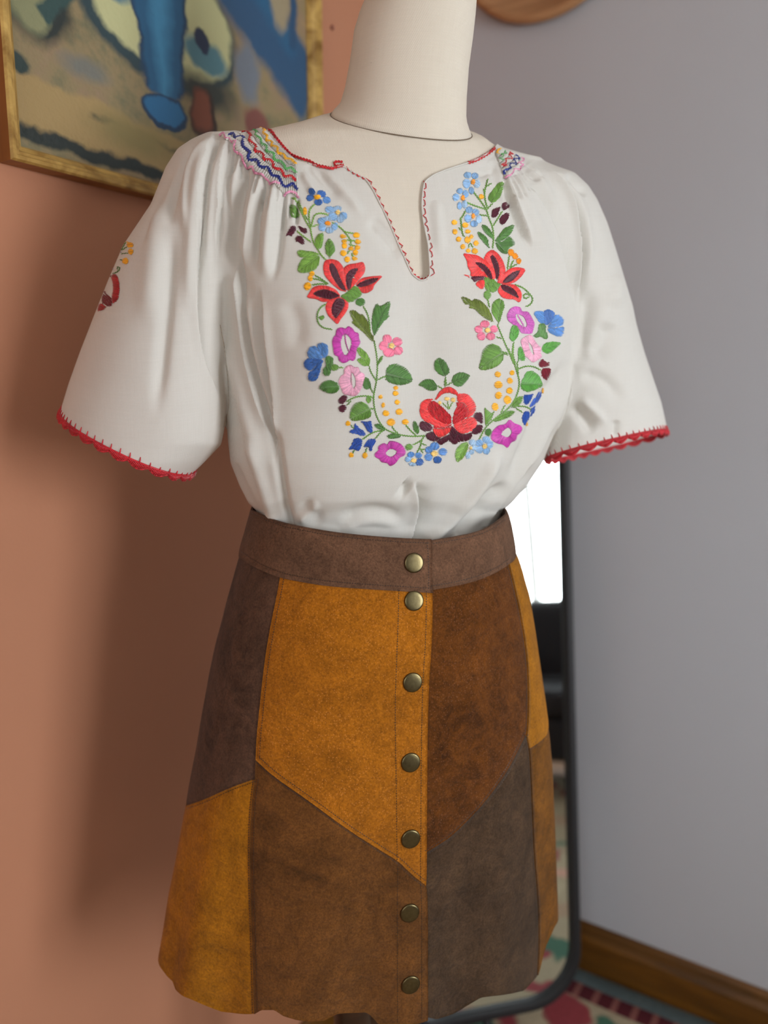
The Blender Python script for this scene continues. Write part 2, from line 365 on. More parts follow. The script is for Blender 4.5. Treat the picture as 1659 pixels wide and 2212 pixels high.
col = t.mix(ell(.405, .128, .028, .028, .4), col, lin((118, 70, 62))); col = t.mix(ell(.385, .20, .024, .04, .6), col, lin((108, 116, 126)))
m_canvas = t.out(col, .5, t.bump(t.math('ADD', g2, t.noise(150, 3, .6, t.co.outputs['UV'])), .5, .0015), Coat_Weight=.1)
q = FWD - .004; cv = [C0 + v_*(VL-q) + Z_*(ZB+q), C0 + v_*(VR+q) + Z_*(ZB+q), C0 + v_*(VR+q) + Z_*(ZT-q), C0 + v_*(VL-q) + Z_*(ZT-q)]
vs = [p + u_*.008 for p in cv] + [p + u_*.002 for p in cv]
cvs = mesh('canvas', vs, [(0, 1, 2, 3), (7, 6, 5, 4), (0, 4, 5, 1), (1, 5, 6, 2), (2, 6, 7, 3), (3, 7, 4, 0)], m_canvas, smooth=False)
uvl = cvs.data.uv_layers.new(name='UVMap')
for lp in cvs.data.loops:
    P = cvs.data.vertices[lp.vertex_index].co; a_ = (P - cv[0]); uvl.data[lp.index].uv = (-a_.dot(v_), a_.z)
adopt(cvs, pic)

# ---- little nail stub in the terracotta wall
P = wall_hit(716, 60, 'left'); V, Fc = tube([P - u_*.001, P + u_*.002, P + u_*.004, P + u_*.005], [.0032, .0042, .0036, .0015], 12)
nail = mesh('nail', V, Fc, m_plain('painted_nail', lin((150, 92, 74)), .6)); nail['label'] = 'small painted-over nail head in the terracotta wall between painting and neck'; nail['category'] = 'nail'

# ---- round wooden board high on the lilac wall
cb = C0 + u_*.207 + Z_*2.268
prof = [(0, .003), (.170, .003), (.182, .004), (.186, .010), (.197, .014), (.199, .020), (.197, .028), (.190, .031), (.182, .028), (.178, .021), (.0001, .021)]
n = 72; vs = [cb + v_*h + (u_*math.cos(2*math.pi*k/n) + Z_*math.sin(2*math.pi*k/n))*r for r, h in prof for k in range(n)]
fs = [(i*n+k, i*n+(k+1) % n, (i+1)*n+(k+1) % n, (i+1)*n+k) for i in range(len(prof)-1) for k in range(n)]
bw = m_wood('board_wood', lin((150, 108, 72)), lin((184, 140, 98)), .5, (6, 6, 50))
brd = empty('round_board', cb, 'round tan wooden board with raised rim high on the lilac wall', 'wall board')
adopt(mesh('rim', vs[:n*9] + [], fs[:n*8], bw), brd)
adopt(mesh('board', vs[n*8:], [tuple(i-n*8 for i in f) for f in fs[n*8:]], bw), brd)

# ---- leaning mirror in the corner
br = atZ(1244, 2203, 0); bl_ = atZ(1050, 2244, 0); e1 = (bl_ - br).normalized(); bk = Vector((-e1.y, e1.x, 0))
if bk.y < 0: bk = -bk
al = math.radians(7.6); e2 = Z_*math.cos(al) + bk*math.sin(al); nm = e1.cross(e2)
if nm.y > 0: nm = -nm                                # towards the room
MW, MH, R0 = .42, 1.34, .115
def rrect(r_in):
    pts = []; a0, b0, a1, b1, r = r_in, r_in, MW-r_in, MH-r_in, R0-r_in*.8
    for cx, cy, s in ((a1-r, b1-r, 0), (a0+r, b1-r, 90), (a0+r, b0+r, 180), (a1-r, b0+r, 270)):
        for k in range(13):
            a = math.radians(s + k*7.5); pts.append((cx + r*math.cos(a), cy + r*math.sin(a)))
    return pts
mo = br + Z_*.0 + nm*.0
def mp_(p, h): return mo + e1*p[0] + e2*p[1] + nm*h
lay = [(0, 0), (0, .020), (.003, .024), (.014, .024), (.017, .021), (.017, .008), (.022, .008), (.022, 0)]
vs = []
for r, h in lay: vs += [mp_(p, h + .003) for p in rrect(r)]
n = 52; fs = [(i*n+k, i*n+(k+1) % n, ((i+1) % len(lay))*n+(k+1) % n, ((i+1) % len(lay))*n+k) for i in range(len(lay)) for k in range(n)]
zmin = min(v.z for v in vs); mo_shift = Z_*(-zmin + .062)
vs = [v + mo_shift for v in vs]
mir = empty('standing_mirror', br, 'tall mirror with thin black rounded frame leaning in the corner behind the skirt', 'mirror')
adopt(mesh('mirror_frame', vs, fs, m_black, smooth=False), mir)
for q_ in (.21, .36):
    P0 = mo + e1*q_ + mo_shift + e2*.006 + nm*.014; V, Fc = tube([Vector((P0.x, P0.y, .0145)), Vector((P0.x, P0.y, .03)), P0], [.013, .009, .008], 12); adopt(mesh('foot', V, Fc, m_black), mir)
t = NT('silvered_glass'); m_mirror = t.out((.86, .93, .92), .02, None, Metallic=1.0)
gp = [mp_(p, .012) + mo_shift for p in rrect(.0175)]; gq = [p - nm*.004 for p in gp]
adopt(mesh('mirror_glass', gp + gq, [tuple(range(n)), tuple(range(n, 2*n))[::-1]] + [(k, n+k, n+(k+1) % n, (k+1) % n) for k in range(n)], m_mirror, smooth=False), mir)

# ---- black armchair in front of the window (seen in the mirror)
def armchair(o):
    A = empty('armchair', o, 'dark upholstered armchair on short wooden legs in front of the window, seen in the mirror', 'armchair')
    blk = m_plain('charcoal_upholstery', (.02, .02, .024), .9, .4, 400); lw = m_wood('chair_leg_wood', lin((110, 62, 30)), lin((150, 92, 50)), .4)
    def bb(nm_, *q, mat=blk, bev=.03): adopt(box(nm_, o, u_, v_, Z_, *q, mat, None, bev), A)
    bb('seat_base', -.36, .30, -.36, .36, .16, .34); bb('seat_cushion', -.37, .18, -.27, .27, .34, .46, bev=.045)
    bb('backrest', .16, .32, -.36, .36, .30, .82, bev=.05)
    for s in (-1, 1):
        bb('armrest', -.36, .22, *sorted((s*.27, s*.38)), .20, .60, bev=.04)
        for q in (-.31, .25):
            V, Fc = tube([o + u_*q + v_*s*.31 + Z_*h for h in (0.001, .09, .17)], [.014, .02, .026], 10); adopt(mesh('leg', V, Fc, lw), A)
armchair(C0 + u_*2.3 + v_*.75 + Z_*.0152)

# ================================================================ body shape: half-widths read off the outline, row by row of sight
# rows: y, left x, right x, depth of the middle (m), half depth (m)
BODY = np.array([
 (238, 722,1003,.900,.040),(245, 712,1006,.900,.044),(262, 655,1010,.900,.050),(275, 592,1014,.900,.054),(290, 540,1030,.900,.060),
 (312, 498,1062,.898,.068),(325, 480,1095,.897,.073),(345, 462,1140,.896,.079),(370, 452,1180,.896,.086),(400, 448,1212,.896,.093),
 (450, 447,1232,.897,.102),(520, 452,1246,.898,.112),(600, 462,1252,.900,.120),(700, 474,1250,.901,.127),(760, 480,1246,.902,.131),
 (820, 484,1238,.902,.132),(880, 488,1222,.903,.131),(950, 492,1194,.903,.128),(1000,498,1172,.903,.124),(1050,518,1138,.903,.118),
 (1085,536,1108,.903,.112),(1105,556,1086,.903,.103),(1135,566,1074,.903,.094),(1200,566,1070,.903,.090),(1300,540,1085,.903,.098),(1500,500,1120,.9,.12),(2400,480,1130,.9,.12)], float)
SLV_L = np.array([
 (284, 452, 512,.890,.022),(290, 436, 530,.889,.034),(300, 414, 545,.888,.044),(320, 384, 552,.886,.054),(360, 358, 552,.882,.063),
 (400, 342, 545,.878,.068),(440, 326, 535,.874,.072),(530, 266, 515,.867,.077),(600, 236, 500,.862,.080),(680, 204, 494,.857,.082),(760, 173, 491,.853,.083),
 (830, 148, 489,.850,.083),(870, 136, 488,.848,.083),(890, 130, 487,.848,.083),(930, 122, 484,.847,.082),(960, 116, 478,.847,.081),(1000,110, 440,.847,.079),(1030,108, 408,.847,.074),(1060,106, 392,.847,.070),(1120,104, 380,.847,.066)], float)
SLV_R = np.array([
 (347,1095,1166,.962,.024),(356,1090,1190,.965,.034),(372,1095,1240,.970,.046),(400,1105,1270,.976,.055),(430,1120,1290,.980,.060),
 (480,1140,1312,.985,.066),(540,1160,1331,.990,.070),(600,1175,1349,.994,.072),(660,1188,1367,.997,.073),(700,1192,1375,.999,.074),(760,1196,1392,1.001,.074),
 (820,1198,1412,1.003,.075),(870,1197,1429,1.004,.075),(925,1190,1441,1.005,.075),(960,1184,1447,1.005,.074),(1010,1176,1452,1.005,.072),(1080,1170,1455,1.005,.068)], float)
YAW = math.tan(math.radians(15))
def tube_field(T, px, py, X, Y, dx=0, dd=0, skew=YAW, p=2.3):
    f = [np.interp(py, T[:, 0], T[:, k]).astype(np.float32) for k in range(1, 5)]
    xl, xr, dc, rd = f; cx = (xl+xr)/2; w = (xr-xl)/2 - dx
    Xc = (cx - W/2)/F*dc; w = np.maximum(w, 2); rd = np.maximum(rd - dd, .003).astype(np.float32)
    t = np.abs(px-cx)/w; q = np.abs(Y - dc - skew*(X-Xc))/rd
    r = (t**p + q**p)**(1/p)
    d = (r - 1)*np.minimum(w/F*dc, rd)*1.15
    return np.maximum(d, (T[0, 0] - py)*.0005)
def smin(a, b, k):
    h = np.clip(.5 + .5*(b-a)/k, 0, 1); return b*(1-h) + a*h - k*h*(1-h)
def bumps(P, px, py, Y):                            # soft bust under the cloth (moves the surface towards the viewer)
    g = lambda cx, cy, sx, sy: np.exp(-((px-cx)/sx)**2 - ((py-cy)/sy)**2)
    return .014*g(705, 760, 120, 130) + .012*g(1105, 750, 95, 130) - .006*g(905, 720, 50, 170)
def surface_nets(lo, hi, h, field):
    n = [int(round((b-a)/h))+1 for a, b in zip(lo, hi)]
    ax = [np.linspace(a, a+h*(m-1), m, dtype=np.float32) for a, m in zip(lo, n)]
    D = np.empty(n, np.float32)
    for i0 in range(0, n[0], 24):
        G = np.meshgrid(ax[0][i0:i0+24], ax[1], ax[2], indexing='ij'); D[i0:i0+24] = field(*G)
    S = D < 0
    cs = np.zeros([m-1 for m in n], np.int8); corner = [(i, j, k) for i in (0, 1) for j in (0, 1) for k in (0, 1)]
    sl = lambda c: tuple(slice(c[a], n[a]-1+c[a]) for a in range(3))
    for c_ in corner: cs += S[sl(c_)]
    act = np.argwhere((cs > 0) & (cs < 8)); idx = -np.ones(cs.shape, np.int64); idx[tuple(act.T)] = np.arange(len(act))
    vals = np.stack([D[tuple((act + c_).T)] for c_ in corner], 1)
    acc = np.zeros((len(act), 3)); cnt = np.zeros(len(act))
    for a in range(8):
        for b in range(a+1, 8):
            ca, cb_ = np.array(corner[a]), np.array(corner[b])
            if np.abs(ca-cb_).sum() != 1: continue
            m = (vals[:, a] < 0) != (vals[:, b] < 0); t = vals[m, a]/(vals[m, a]-vals[m, b])
            acc[m] += ca + (cb_-ca)*t[:, None]; cnt[m] += 1
    V = (act + acc/cnt[:, None])*h + np.array(lo)
    Q = []
    for a in range(3):
        b, c_ = (a+1) % 3, (a+2) % 3
        s0 = [slice(None)]*3; s1 = [slice(None)]*3; s0[a] = slice(0, n[a]-1); s1[a] = slice(1, n[a])
        e = np.argwhere(S[tuple(s0)] != S[tuple(s1)])
        ok = (e[:, b] > 0) & (e[:, c_] > 0) & (e[:, b] < n[b]-1) & (e[:, c_] < n[c_]-1); e = e[ok]
        ins = S[tuple(e.T)]; db = np.zeros(3, int); db[b] = 1; dc_ = np.zeros(3, int); dc_[c_] = 1
        q = np.stack([idx[tuple((e-db-dc_).T)], idx[tuple((e-dc_).T)], idx[tuple(e.T)], idx[tuple((e-db).T)]], 1)
        q[~ins] = q[~ins][:, ::-1]; Q.append(q)
    return V, np.concatenate(Q)
def grid_px(X, Y, Z):
    z = Z - CZ; f = Y*cT - z*sT; u = Y*sT + z*cT
    return W/2 + F*X/f, H/2 - F*u/f
def relax(V, Q, it=2, lam=.5):
    for _ in range(it):
        S = np.zeros_like(V); N = np.zeros(len(V))
        for k in range(4):
            a, b = Q[:, k], Q[:, (k+1) % 4]
            for c in range(3): S[:, c] += np.bincount(a, V[b, c], len(V)) + np.bincount(b, V[a, c], len(V))
            N += np.bincount(a, minlength=len(V)) + np.bincount(b, minlength=len(V))
        V = V + lam*(S/np.maximum(N, 1)[:, None] - V)
    return V
def subdivide(V, Q):                                # one smooth quad split (Catmull-Clark through Blender)
    me = bpy.data.meshes.new('tmp'); me.vertices.add(len(V)); me.vertices.foreach_set('co', V.astype(np.float32).ravel())
    me.loops.add(Q.size); me.loops.foreach_set('vertex_index', Q.astype(np.int32).ravel()); me.polygons.add(len(Q))
    me.polygons.foreach_set('loop_start', np.arange(0, Q.size, 4, dtype=np.int32)); me.update(calc_edges=True)
    o = bpy.data.objects.new('tmp', me); C.objects.link(o); m = o.modifiers.new('s', 'SUBSURF'); m.levels = 1; m.render_levels = 1
    ev = o.evaluated_get(bpy.context.evaluated_depsgraph_get()); m2 = ev.to_mesh()
    V2 = np.empty(len(m2.vertices)*3, np.float32); m2.vertices.foreach_get('co', V2); Q2 = np.empty(len(m2.loops), np.int32); m2.loops.foreach_get('vertex_index', Q2)
    ev.to_mesh_clear(); bpy.data.objects.remove(o); bpy.data.meshes.remove(me)
    return V2.reshape(-1, 3).astype(float), Q2.reshape(-1, 4)
def vnormals(V, Q):
    n = np.cross(V[Q[:, 2]]-V[Q[:, 0]], V[Q[:, 3]]-V[Q[:, 1]]); N = np.zeros_like(V)
    for k in range(4):
        for c in range(3): N[:, c] += np.bincount(Q[:, k], n[:, c], len(V))
    return N/np.maximum(np.linalg.norm(N, axis=1), 1e-12)[:, None]
def compact(V, Q):
    u, inv = np.unique(Q, return_inverse=True); return V[u], inv.reshape(Q.shape), u
def add_uv(o, fn):                                  # uv in metres from vertex positions
    me = o.data; V = np.empty(len(me.vertices)*3, np.float32); me.vertices.foreach_get('co', V); V = V.reshape(-1, 3)
    li = np.empty(len(me.loops), np.int32); me.loops.foreach_get('vertex_index', li)
    uv = me.uv_layers.new(name='UVMap'); uv.data.foreach_set('uv', fn(V)[li].astype(np.float32).ravel())
wrapuv = lambda V: np.stack([V[:, 0] + .45*V[:, 1], V[:, 2] - .25*V[:, 1]], 1)

linen = m_weave('linen_canvas', lin((202, 192, 176)), lin((232, 225, 211)), 720, .9, 0, .6, .55, .25, 45)
darkwood = m_wood('dark_stand_wood', lin((34, 20, 12)), lin((62, 38, 22)), .35)
steel = m_plain('steel', (.6, .6, .6), .3, Metallic=1.0)

# ---- dress form
form = empty('dress_form', (-.037, .9, 0), 'linen-covered dressmaking dress form with tall neck wearing the blouse and skirt', 'dress form')
lo, hi = (-.30, .74, .96), (.30, 1.08, 1.70)
_l, _r, _f = atY(715, 246, .895), atY(1018, 290, .905), atY(905, 297, .8385)
nk_c = (_l+_r)/2; _a = (_r-_l)/2; nk_la = _a.length; nk_a = _a.normalized(); _b = _f-nk_c; _b = _b - nk_a*_b.dot(nk_a); nk_lb = _b.length; nk_b = _b.normalized(); nk_n = nk_a.cross(nk_b); nk_n = nk_n if nk_n.z > 0 else -nk_n
nk_a, nk_b, nk_n, nk_c = [np.array(v, np.float32) for v in (nk_a, nk_b, nk_n, nk_c)]
def f_form(X, Y, Z):
    px, py = grid_px(X, Y, Z)
    d = tube_field(BODY, px, py, X, Y - 0*X + bumps(None, px, py, Y)*.8, 0, 0)
    xl = np.interp(py, [245, 312, 345, 420, 1100], [0, 0, 8, 24, 20]); 
    d = tube_field(BODY, px, py, X, Y + bumps(None, px, py, Y)*.8, xl, np.interp(py, [245, 300, 400, 1100], [.0005, .001, .0065, .012]) + .020*np.clip(np.maximum((655-px)/70, (px-1010)/60), 0, 1)*np.clip((py-300)/60, 0, 1) + .016*np.clip((py-980)/60, 0, 1))
    q = (X-nk_c[0], Y-nk_c[1], Z-nk_c[2]); dt = lambda v: q[0]*v[0] + q[1]*v[1] + q[2]*v[2]
    h = dt(nk_n); rho = (np.abs(dt(nk_a)/nk_la)**2.15 + np.abs(dt(nk_b)/nk_lb)**2.15)**(1/2.15)
    fill = np.maximum(h + (rho-1)*.062*1.15, -h - .06)*.65
    d = smin(d, fill, np.float32(.022))
    return np.maximum(np.maximum(d, (h + .22*.062*np.maximum(rho-1, 0))*.95), 1.02 - Z)
V, Q = surface_nets(lo, hi, .005, f_form); V = relax(V, Q, 1); V, Q = subdivide(V, Q)
keep = np.ones(len(Q), bool)
torso = npmesh('torso', V, Q, linen); add_uv(torso, wrapuv); adopt(torso, form)
form_bvh = BVHTree.FromPolygons([Vector(v) for v in V], [tuple(q) for q in Q.tolist()])
def ring3(L, R, Fp, YL, YR, YF, n=72, e=2.15):
    l, r, f = atY(*L, YL), atY(*R, YR), atY(*Fp, YF); c = (l+r)/2; a = (r-l)/2; b = f-c; b = b - a*(b.dot(a)/a.dot(a))
    out = []
    for k in range(n):
        t = 2*math.pi*k/n; ct, st = math.cos(t), math.sin(t)
        out.append(c + a*math.copysign(abs(ct)**(2/e), ct) + b*math.copysign(abs(st)**(2/e), st))
    return out
NECK = [((715,246),(1018,290),(905,297),.895,.905,.8385),((721,238),(1013,277),(903,286),.895,.905,.8400),((728,231),(1008,262),(902,272),.895,.905,.8412),
        ((735,223),(1006,247),(900,258),.895,.905,.842),((745,190),(1007,205),(897,225),.897,.905,.843),
        ((756,130),(1012,140),(897,160),.90,.905,.845),((765,65),(1021,75),(900,90),.90,.905,.846),((777,25),(1026,28),(903,35),.90,.905,.847),((787,0),(1028,0),(906,0),.90,.905,.8475),
        ((800,-120),(1036,-120),(915,-120),.90,.905,.848),((806,-150),(1034,-150),(915,-152),.90,.905,.850),((830,-164),(1012,-164),(918,-166),.90,.905,.862),((918,-166),(922,-166),(920,-167),.90,.90,.899)]
rings = [ring3(*k) for k in NECK]; r0 = rings[0]; c0 = sum(r0, Vector())/len(r0)
rings.insert(0, [p + Vector((0, 0, -.0025)) + (c0-p)*.02 for p in r0]); rings.insert(0, [p + Vector((0, 0, -.03)) + (c0-p)*.12 for p in r0])
V = [p for r in rings for p in r]; n = 72
Fc = grid_faces(len(rings), n, True)
neck = mesh('neck', V, Fc, linen); me = neck.data; uv = me.uv_layers.new(name='UVMap')
for lp in me.loops:
    i = lp.vertex_index; k = i % n; row = i//n; uv.data[lp.index].uv = (k/n*.40 if (k or True) else 0, me.vertices[i].co.z)
adopt(neck, form)
# seam thread round the neck base, and the wooden cap on top
sm = [p + (p-c0).normalized()*.0006 + Vector((0, 0, -.0004)) for p in r0]
V, Fc = tube(sm + sm[:1], [.00055]*73, 6, False); adopt(mesh('neck_seam', V, Fc, m_plain('seam_thread', lin((120, 105, 88)), .8)), form)
tp = sum(rings[-1], Vector())/72
V, Fc = lathe([(.058, tp.z), (.060, tp.z+.006), (.056, tp.z+.014), (.02, tp.z+.020), (.014, tp.z+.035), (.024, tp.z+.052), (.022, tp.z+.07), (.006, tp.z+.082)], tp, 36); adopt(mesh('neck_cap', V, Fc, darkwood), form)
# hips hidden by the skirt, pole and tripod base
prof = [(.02, .70), (.11, .70), (.125, .74), (.135, .86), (.12, .98), (.10, 1.06), (.09, 1.10)]
V, Fc = lathe(prof, (-.037, .905), 40); V = [Vector((-.037+(v.x+.037)*1.08, .905+(v.y-.905)*.80, v.z)) for v in V]; adopt(mesh('hip_block', V, Fc, linen), form)
px_ = atY(760, 2200, .90).x
V, Fc = lathe([(.022, .12), (.026, .16), (.024, .4), (.0245, .56), (.028, .60), (.028, .70), (.02, .72)], (px_, .905), 28); adopt(mesh('pole', V, Fc, darkwood), form)
V, Fc = lathe([(.05, .10), (.055, .115), (.05, .15), (.028, .17)], (px_, .905), 28); adopt(mesh('base', V, Fc, darkwood), form)
for k in range(3):
    a = math.radians(90 + 120*k); d = Vector((math.cos(a), math.sin(a), 0)); c = Vector((px_, .905, 0))
    V, Fc = tube([c + d*.03 + Z_*.13, c + d*.09 + Z_*.14, c + d*.16 + Z_*.10, c + d*.21 + Z_*.04, c + d*.23 + Z_*.024], [.016, .017, .015, .014, .010], 12)
    adopt(mesh('leg', V, Fc, darkwood), form)

# ================================================================ the blouse
muslin = m_weave('cream_muslin', lin((217, 215, 208)), lin((236, 235, 230)), 1500, .85, .22, .35, 0, .35)
blouse = empty('blouse', atY(905, 1000, .80), 'cream short-sleeved peasant blouse with colourful floral embroidery, smocked shoulders and red edging', 'blouse')
PL = [atY(130, 893, .84), atY(413, 1025, .825), atY(262, 981, .765)]     # hem planes of the sleeves
PR = [atY(1441, 924, .985), atY(1300, 954, .932), atY(1240, 981, 1.05)]
def plane(P, down):
    n = (P[1]-P[0]).cross(P[2]-P[0]).normalized(); n = n if n.z*down > 0 else -n; return np.array(n), float(n.dot(P[0]))
nL, dL = plane(PL, -1); nR, dR = plane(PR, -1)
def side_fields(X, Y, Z, px, py):
    Yb = Y + bumps(None, px, py, Y)
    b = tube_field(BODY, px, py, X, Yb)
    l = tube_field(SLV_L, px, py, X, Y, skew=-.05); r = tube_field(SLV_R, px, py, X, Y, skew=.30)
    return b, l, r
def f_blouse(X, Y, Z):
    px, py = grid_px(X, Y, Z); b, l, r = side_fields(X, Y, Z, px, py)
    l = np.maximum(l, (X*nL[0]+Y*nL[1]+Z*nL[2]-dL) - .012); r = np.maximum(r, (X*nR[0]+Y*nR[1]+Z*nR[2]-dR) - .012)
    k = np.interp(py, [300, 420, 600, 760, 900], [.030, .024, .012, .005, .003]).astype(np.float32)
    return np.maximum(smin(smin(b, l, k), r, k), 1.085 - Z)
lo, hi = (-.42, .70, 1.06), (.42, 1.14, 1.72)
V, Q = surface_nets(lo, hi, .003, f_blouse); V = relax(V, Q, 1, .5)
V, Q = subdivide(V, Q)

# ---- folds: each a polyline in the view, given real depth on the cloth
FOLDS = []
def zf(zoom, pts): ox, oy, k = zoom; return [(ox+x*k, oy+y*k) for x, y in pts]
ZL, ZR, ZW, ZSL = (380, 260, 320/957), (1060, 320, 400/1264), (460, 880, 800/1659), (120, 480, 400/1526)
def fold(zoom, pts, w, A, kind='v', ends=(1, 1)): FOLDS.append((zf(zoom, pts) if zoom else pts, w, A, kind, ends))
# left: gathers falling from the smocking
fold(ZL, [(240,95),(205,250),(165,430),(150,700),(140,900),(135,1200),(160,1480),(250,1700),(300,1850)], 15, -5.0, 's', (0, 1))
fold(ZL, [(205,120),(150,330),(110,600),(85,900),(80,1300)], 14, 3.0, 'v', (0, 1))
fold(ZL, [(330,130),(285,330),(275,520),(262,700),(262,930)], 8, -3.0, 's', (0, 1))
fold(ZL, [(300,150),(235,350),(205,600),(195,850),(190,1100)], 12, 2.5, 'v', (0, 1))
fold(ZL, [(360,200),(325,400),(330,560),(350,720)], 6, -2.5, 'v', (0, 1))
fold(ZL, [(445,310),(400,520),(358,740),(365,900),(385,1080)], 11, -5.5, 'v', (0, 1))
fold(ZL, [(350,745),(375,950),(405,1200),(440,1500),(520,1800),(600,2050),(660,2210)], 16, -6.5, 's', (1, 1))
fold(ZL, [(405,1000),(470,1300),(500,1500),(570,1800),(650,2120)], 10, 3.5, 'v', (1, 1))
fold(ZL, [(545,380),(480,560),(440,800),(430,1000)], 12, 3.0, 'v', (0, 1))
fold(ZL, [(480,350),(455,480),(440,700),(415,900),(402,1050)], 6, -3.0, 'v', (0, 1))
fold(ZL, [(640,440),(605,700),(590,900),(580,1050)], 16, 4.0, 'v', (0, 1))
fold(ZL, [(590,400),(540,560),(522,800),(528,1000)], 7, -2.6, 'v', (0, 1))
fold(ZL, [(692,490),(672,700),(650,900),(610,1060)], 9, -2.8, 'v', (0, 1))
fold(ZL, [(545,1060),(560,1200),(575,1400),(605,1650),(625,1850),(640,2100),(655,2300)], 15, -6.0, 'r', (1, 1))
fold(ZL, [(300,1350),(380,1600),(430,1800),(500,2050),(560,2300)], 14, 3.0, 'v', (1, 1))
fold(ZL, [(700,1150),(800,1300),(760,1500)], 20, -1.5, 'v', (1, 1))
fold(ZSL, [(950,0),(940,300),(925,600),(890,1000),(860,1300),(820,1650)], 14, -3.4, 'v', (1, 1))
fold(ZSL, [(800,-300),(830,0),(800,400),(740,900)], 26, 2.8, 'v', (1, 1))
fold(None, [(430,300),(395,350),(372,420),(366,500)], 9, -3.0, 'v', (1, 1))
fold(None, [(455,300),(415,345),(400,420),(398,520)], 9, 2.5, 'v', (1, 1))
fold(None, [(405,318),(372,352),(330,460),(300,560)], 10, -2.0, 'v', (1, 1))
# right
fold(ZR, [(112,215),(150,350),(190,450),(235,560),(285,690)], 9, -5.0, 'r', (0, 1))
fold(ZR, [(150,190),(230,380),(330,580),(380,800)], 22, 3.0, 'v', (0, 1))
fold(ZR, [(205,140),(290,290),(390,450),(460,600),(505,800),(560,1000),(590,1150)], 12, -3.2, 's', (0, 1))
fold(ZR, [(235,110),(330,220),(400,330),(470,500)], 12, 2.2, 'v', (0, 1))
fold(ZR, [(345,110),(445,190),(535,320),(580,450),(612,650),(618,850),(600,1050),(592,1150)], 9, -6.0, 's', (1, 1))
fold(ZR, [(350,105),(470,180),(570,320),(640,500),(670,750),(640,950)], 12, 3.4, 'v', (1, 1))
fold(ZR, [(500,185),(580,260),(660,330)], 8, -1.8, 'v', (1, 1))
fold(ZR, [(700,950),(660,1130),(625,1350),(600,1500)], 18, -4.0, 'v', (1, 1))
fold(ZR, [(830,1180),(790,1330),(700,1450)], 22, -3.2, 'v', (1, 1))
fold(ZR, [(900,850),(860,1000),(830,1100)], 18, 2.5, 'v', (1, 1))
fold(ZR, [(600,1560),(740,1560),(850,1640),(900,1760)], 14, -2.5, 'v', (1, 1))
fold(ZR, [(540,1750),(640,1850),(720,1950)], 12, -2.6, 'v', (1, 1))
fold(ZR, [(600,1700),(700,1790),(800,1900)], 10, 2.0, 'v', (1, 1))
fold(ZR, [(860,1850),(850,1980)], 8, -1.5, 'v', (1, 1))
# front, lower right and waist
fold(None, [(1234,768),(1213,800),(1187,843),(1163,900),(1140,960),(1110,1020),(1080,1060)], 13, -2.6, 'v', (1, 1))
fold(None, [(1248,800),(1222,860),(1190,930),(1150,1000),(1110,1050)], 12, 3.0, 'v', (1, 1))
fold(None, [(1205,900),(1182,960),(1140,1030),(1105,1075)], 9, -3.0, 'v', (1, 1))
fold(ZW, [(1420,240),(1360,330),(1290,430),(1235,500),(1220,530)], 9, -6.0, 's', (1, 0))
fold(ZW, [(1300,180),(1180,370),(1080,480),(1000,570),(980,590)], 14, 3.4, 'v', (1, 0))
fold(ZW, [(1330,330),(1240,400),(1170,480),(1100,560)], 10, -2.6, 'v', (1, 0))
fold(ZW, [(900,330),(925,430),(915,500),(890,590)], 15, -3.6, 's', (1, 0))
fold(ZW, [(560,520),(620,480),(710,462),(800,478),(870,515)], 15, -1.7, 'v', (1, 1))
fold(ZW, [(560,555),(640,510),(720,496),(800,510),(860,545)], 15, 1.5, 'v', (1, 1))
fold(ZW, [(400,400),(440,470),(500,520)], 16, -1.6, 'v', (1, 1))
fold(ZW, [(840,350),(880,380)], 16, -2.5, 'v', (1, 1))
fold(ZW, [(270,60),(290,200),(315,400),(345,520)], 9, -3.2, 'v', (1, 0))
fold(ZW, [(85,240),(130,370),(190,470)], 10, -3.0, 'v', (1, 0))
fold(ZW, [(160,120),(215,320),(270,500)], 12, 2.8, 'v', (1, 0))
fold(ZW, [(380,520),(430,470),(480,420)], 10, 2.0, 'v', (1, 1))
# soft drapery by the neckline
fold(None, [(660,352),(700,395),(740,430)], 12, -1.8, 'v', (1, 1)); fold(None, [(650,368),(668,400),(700,440)], 8, 1.6, 'v', (1, 1))
fold(None, [(690,365),(730,400),(790,470)], 10, 1.5, 'v', (1, 1)); fold(None, [(795,470),(840,520),(870,560)], 14, -2.2, 'v', (1, 1))
fold(None, [(940,380),(975,372),(1010,362)], 14, 1.6, 'v', (1, 1)); fold(None, [(1020,362),(1048,376),(1062,350)], 10, -1.6, 'v', (1, 1))
fold(None, [(1058,345),(1075,390),(1082,440)], 10, -1.6, 'v', (1, 1)); fold(None, [(940,420),(948,520),(950,560)], 12, 1.2, 'v', (1, 1))
FOLDS = [(p, w, A*(1.5 if (sum(q[0] for q in p)/len(p) > 700 and sum(q[1] for q in p)/len(p) > 900) else 1.12 if p[0][0] > 1040 else 1.0), k, e) for p, w, A, k, e in FOLDS]
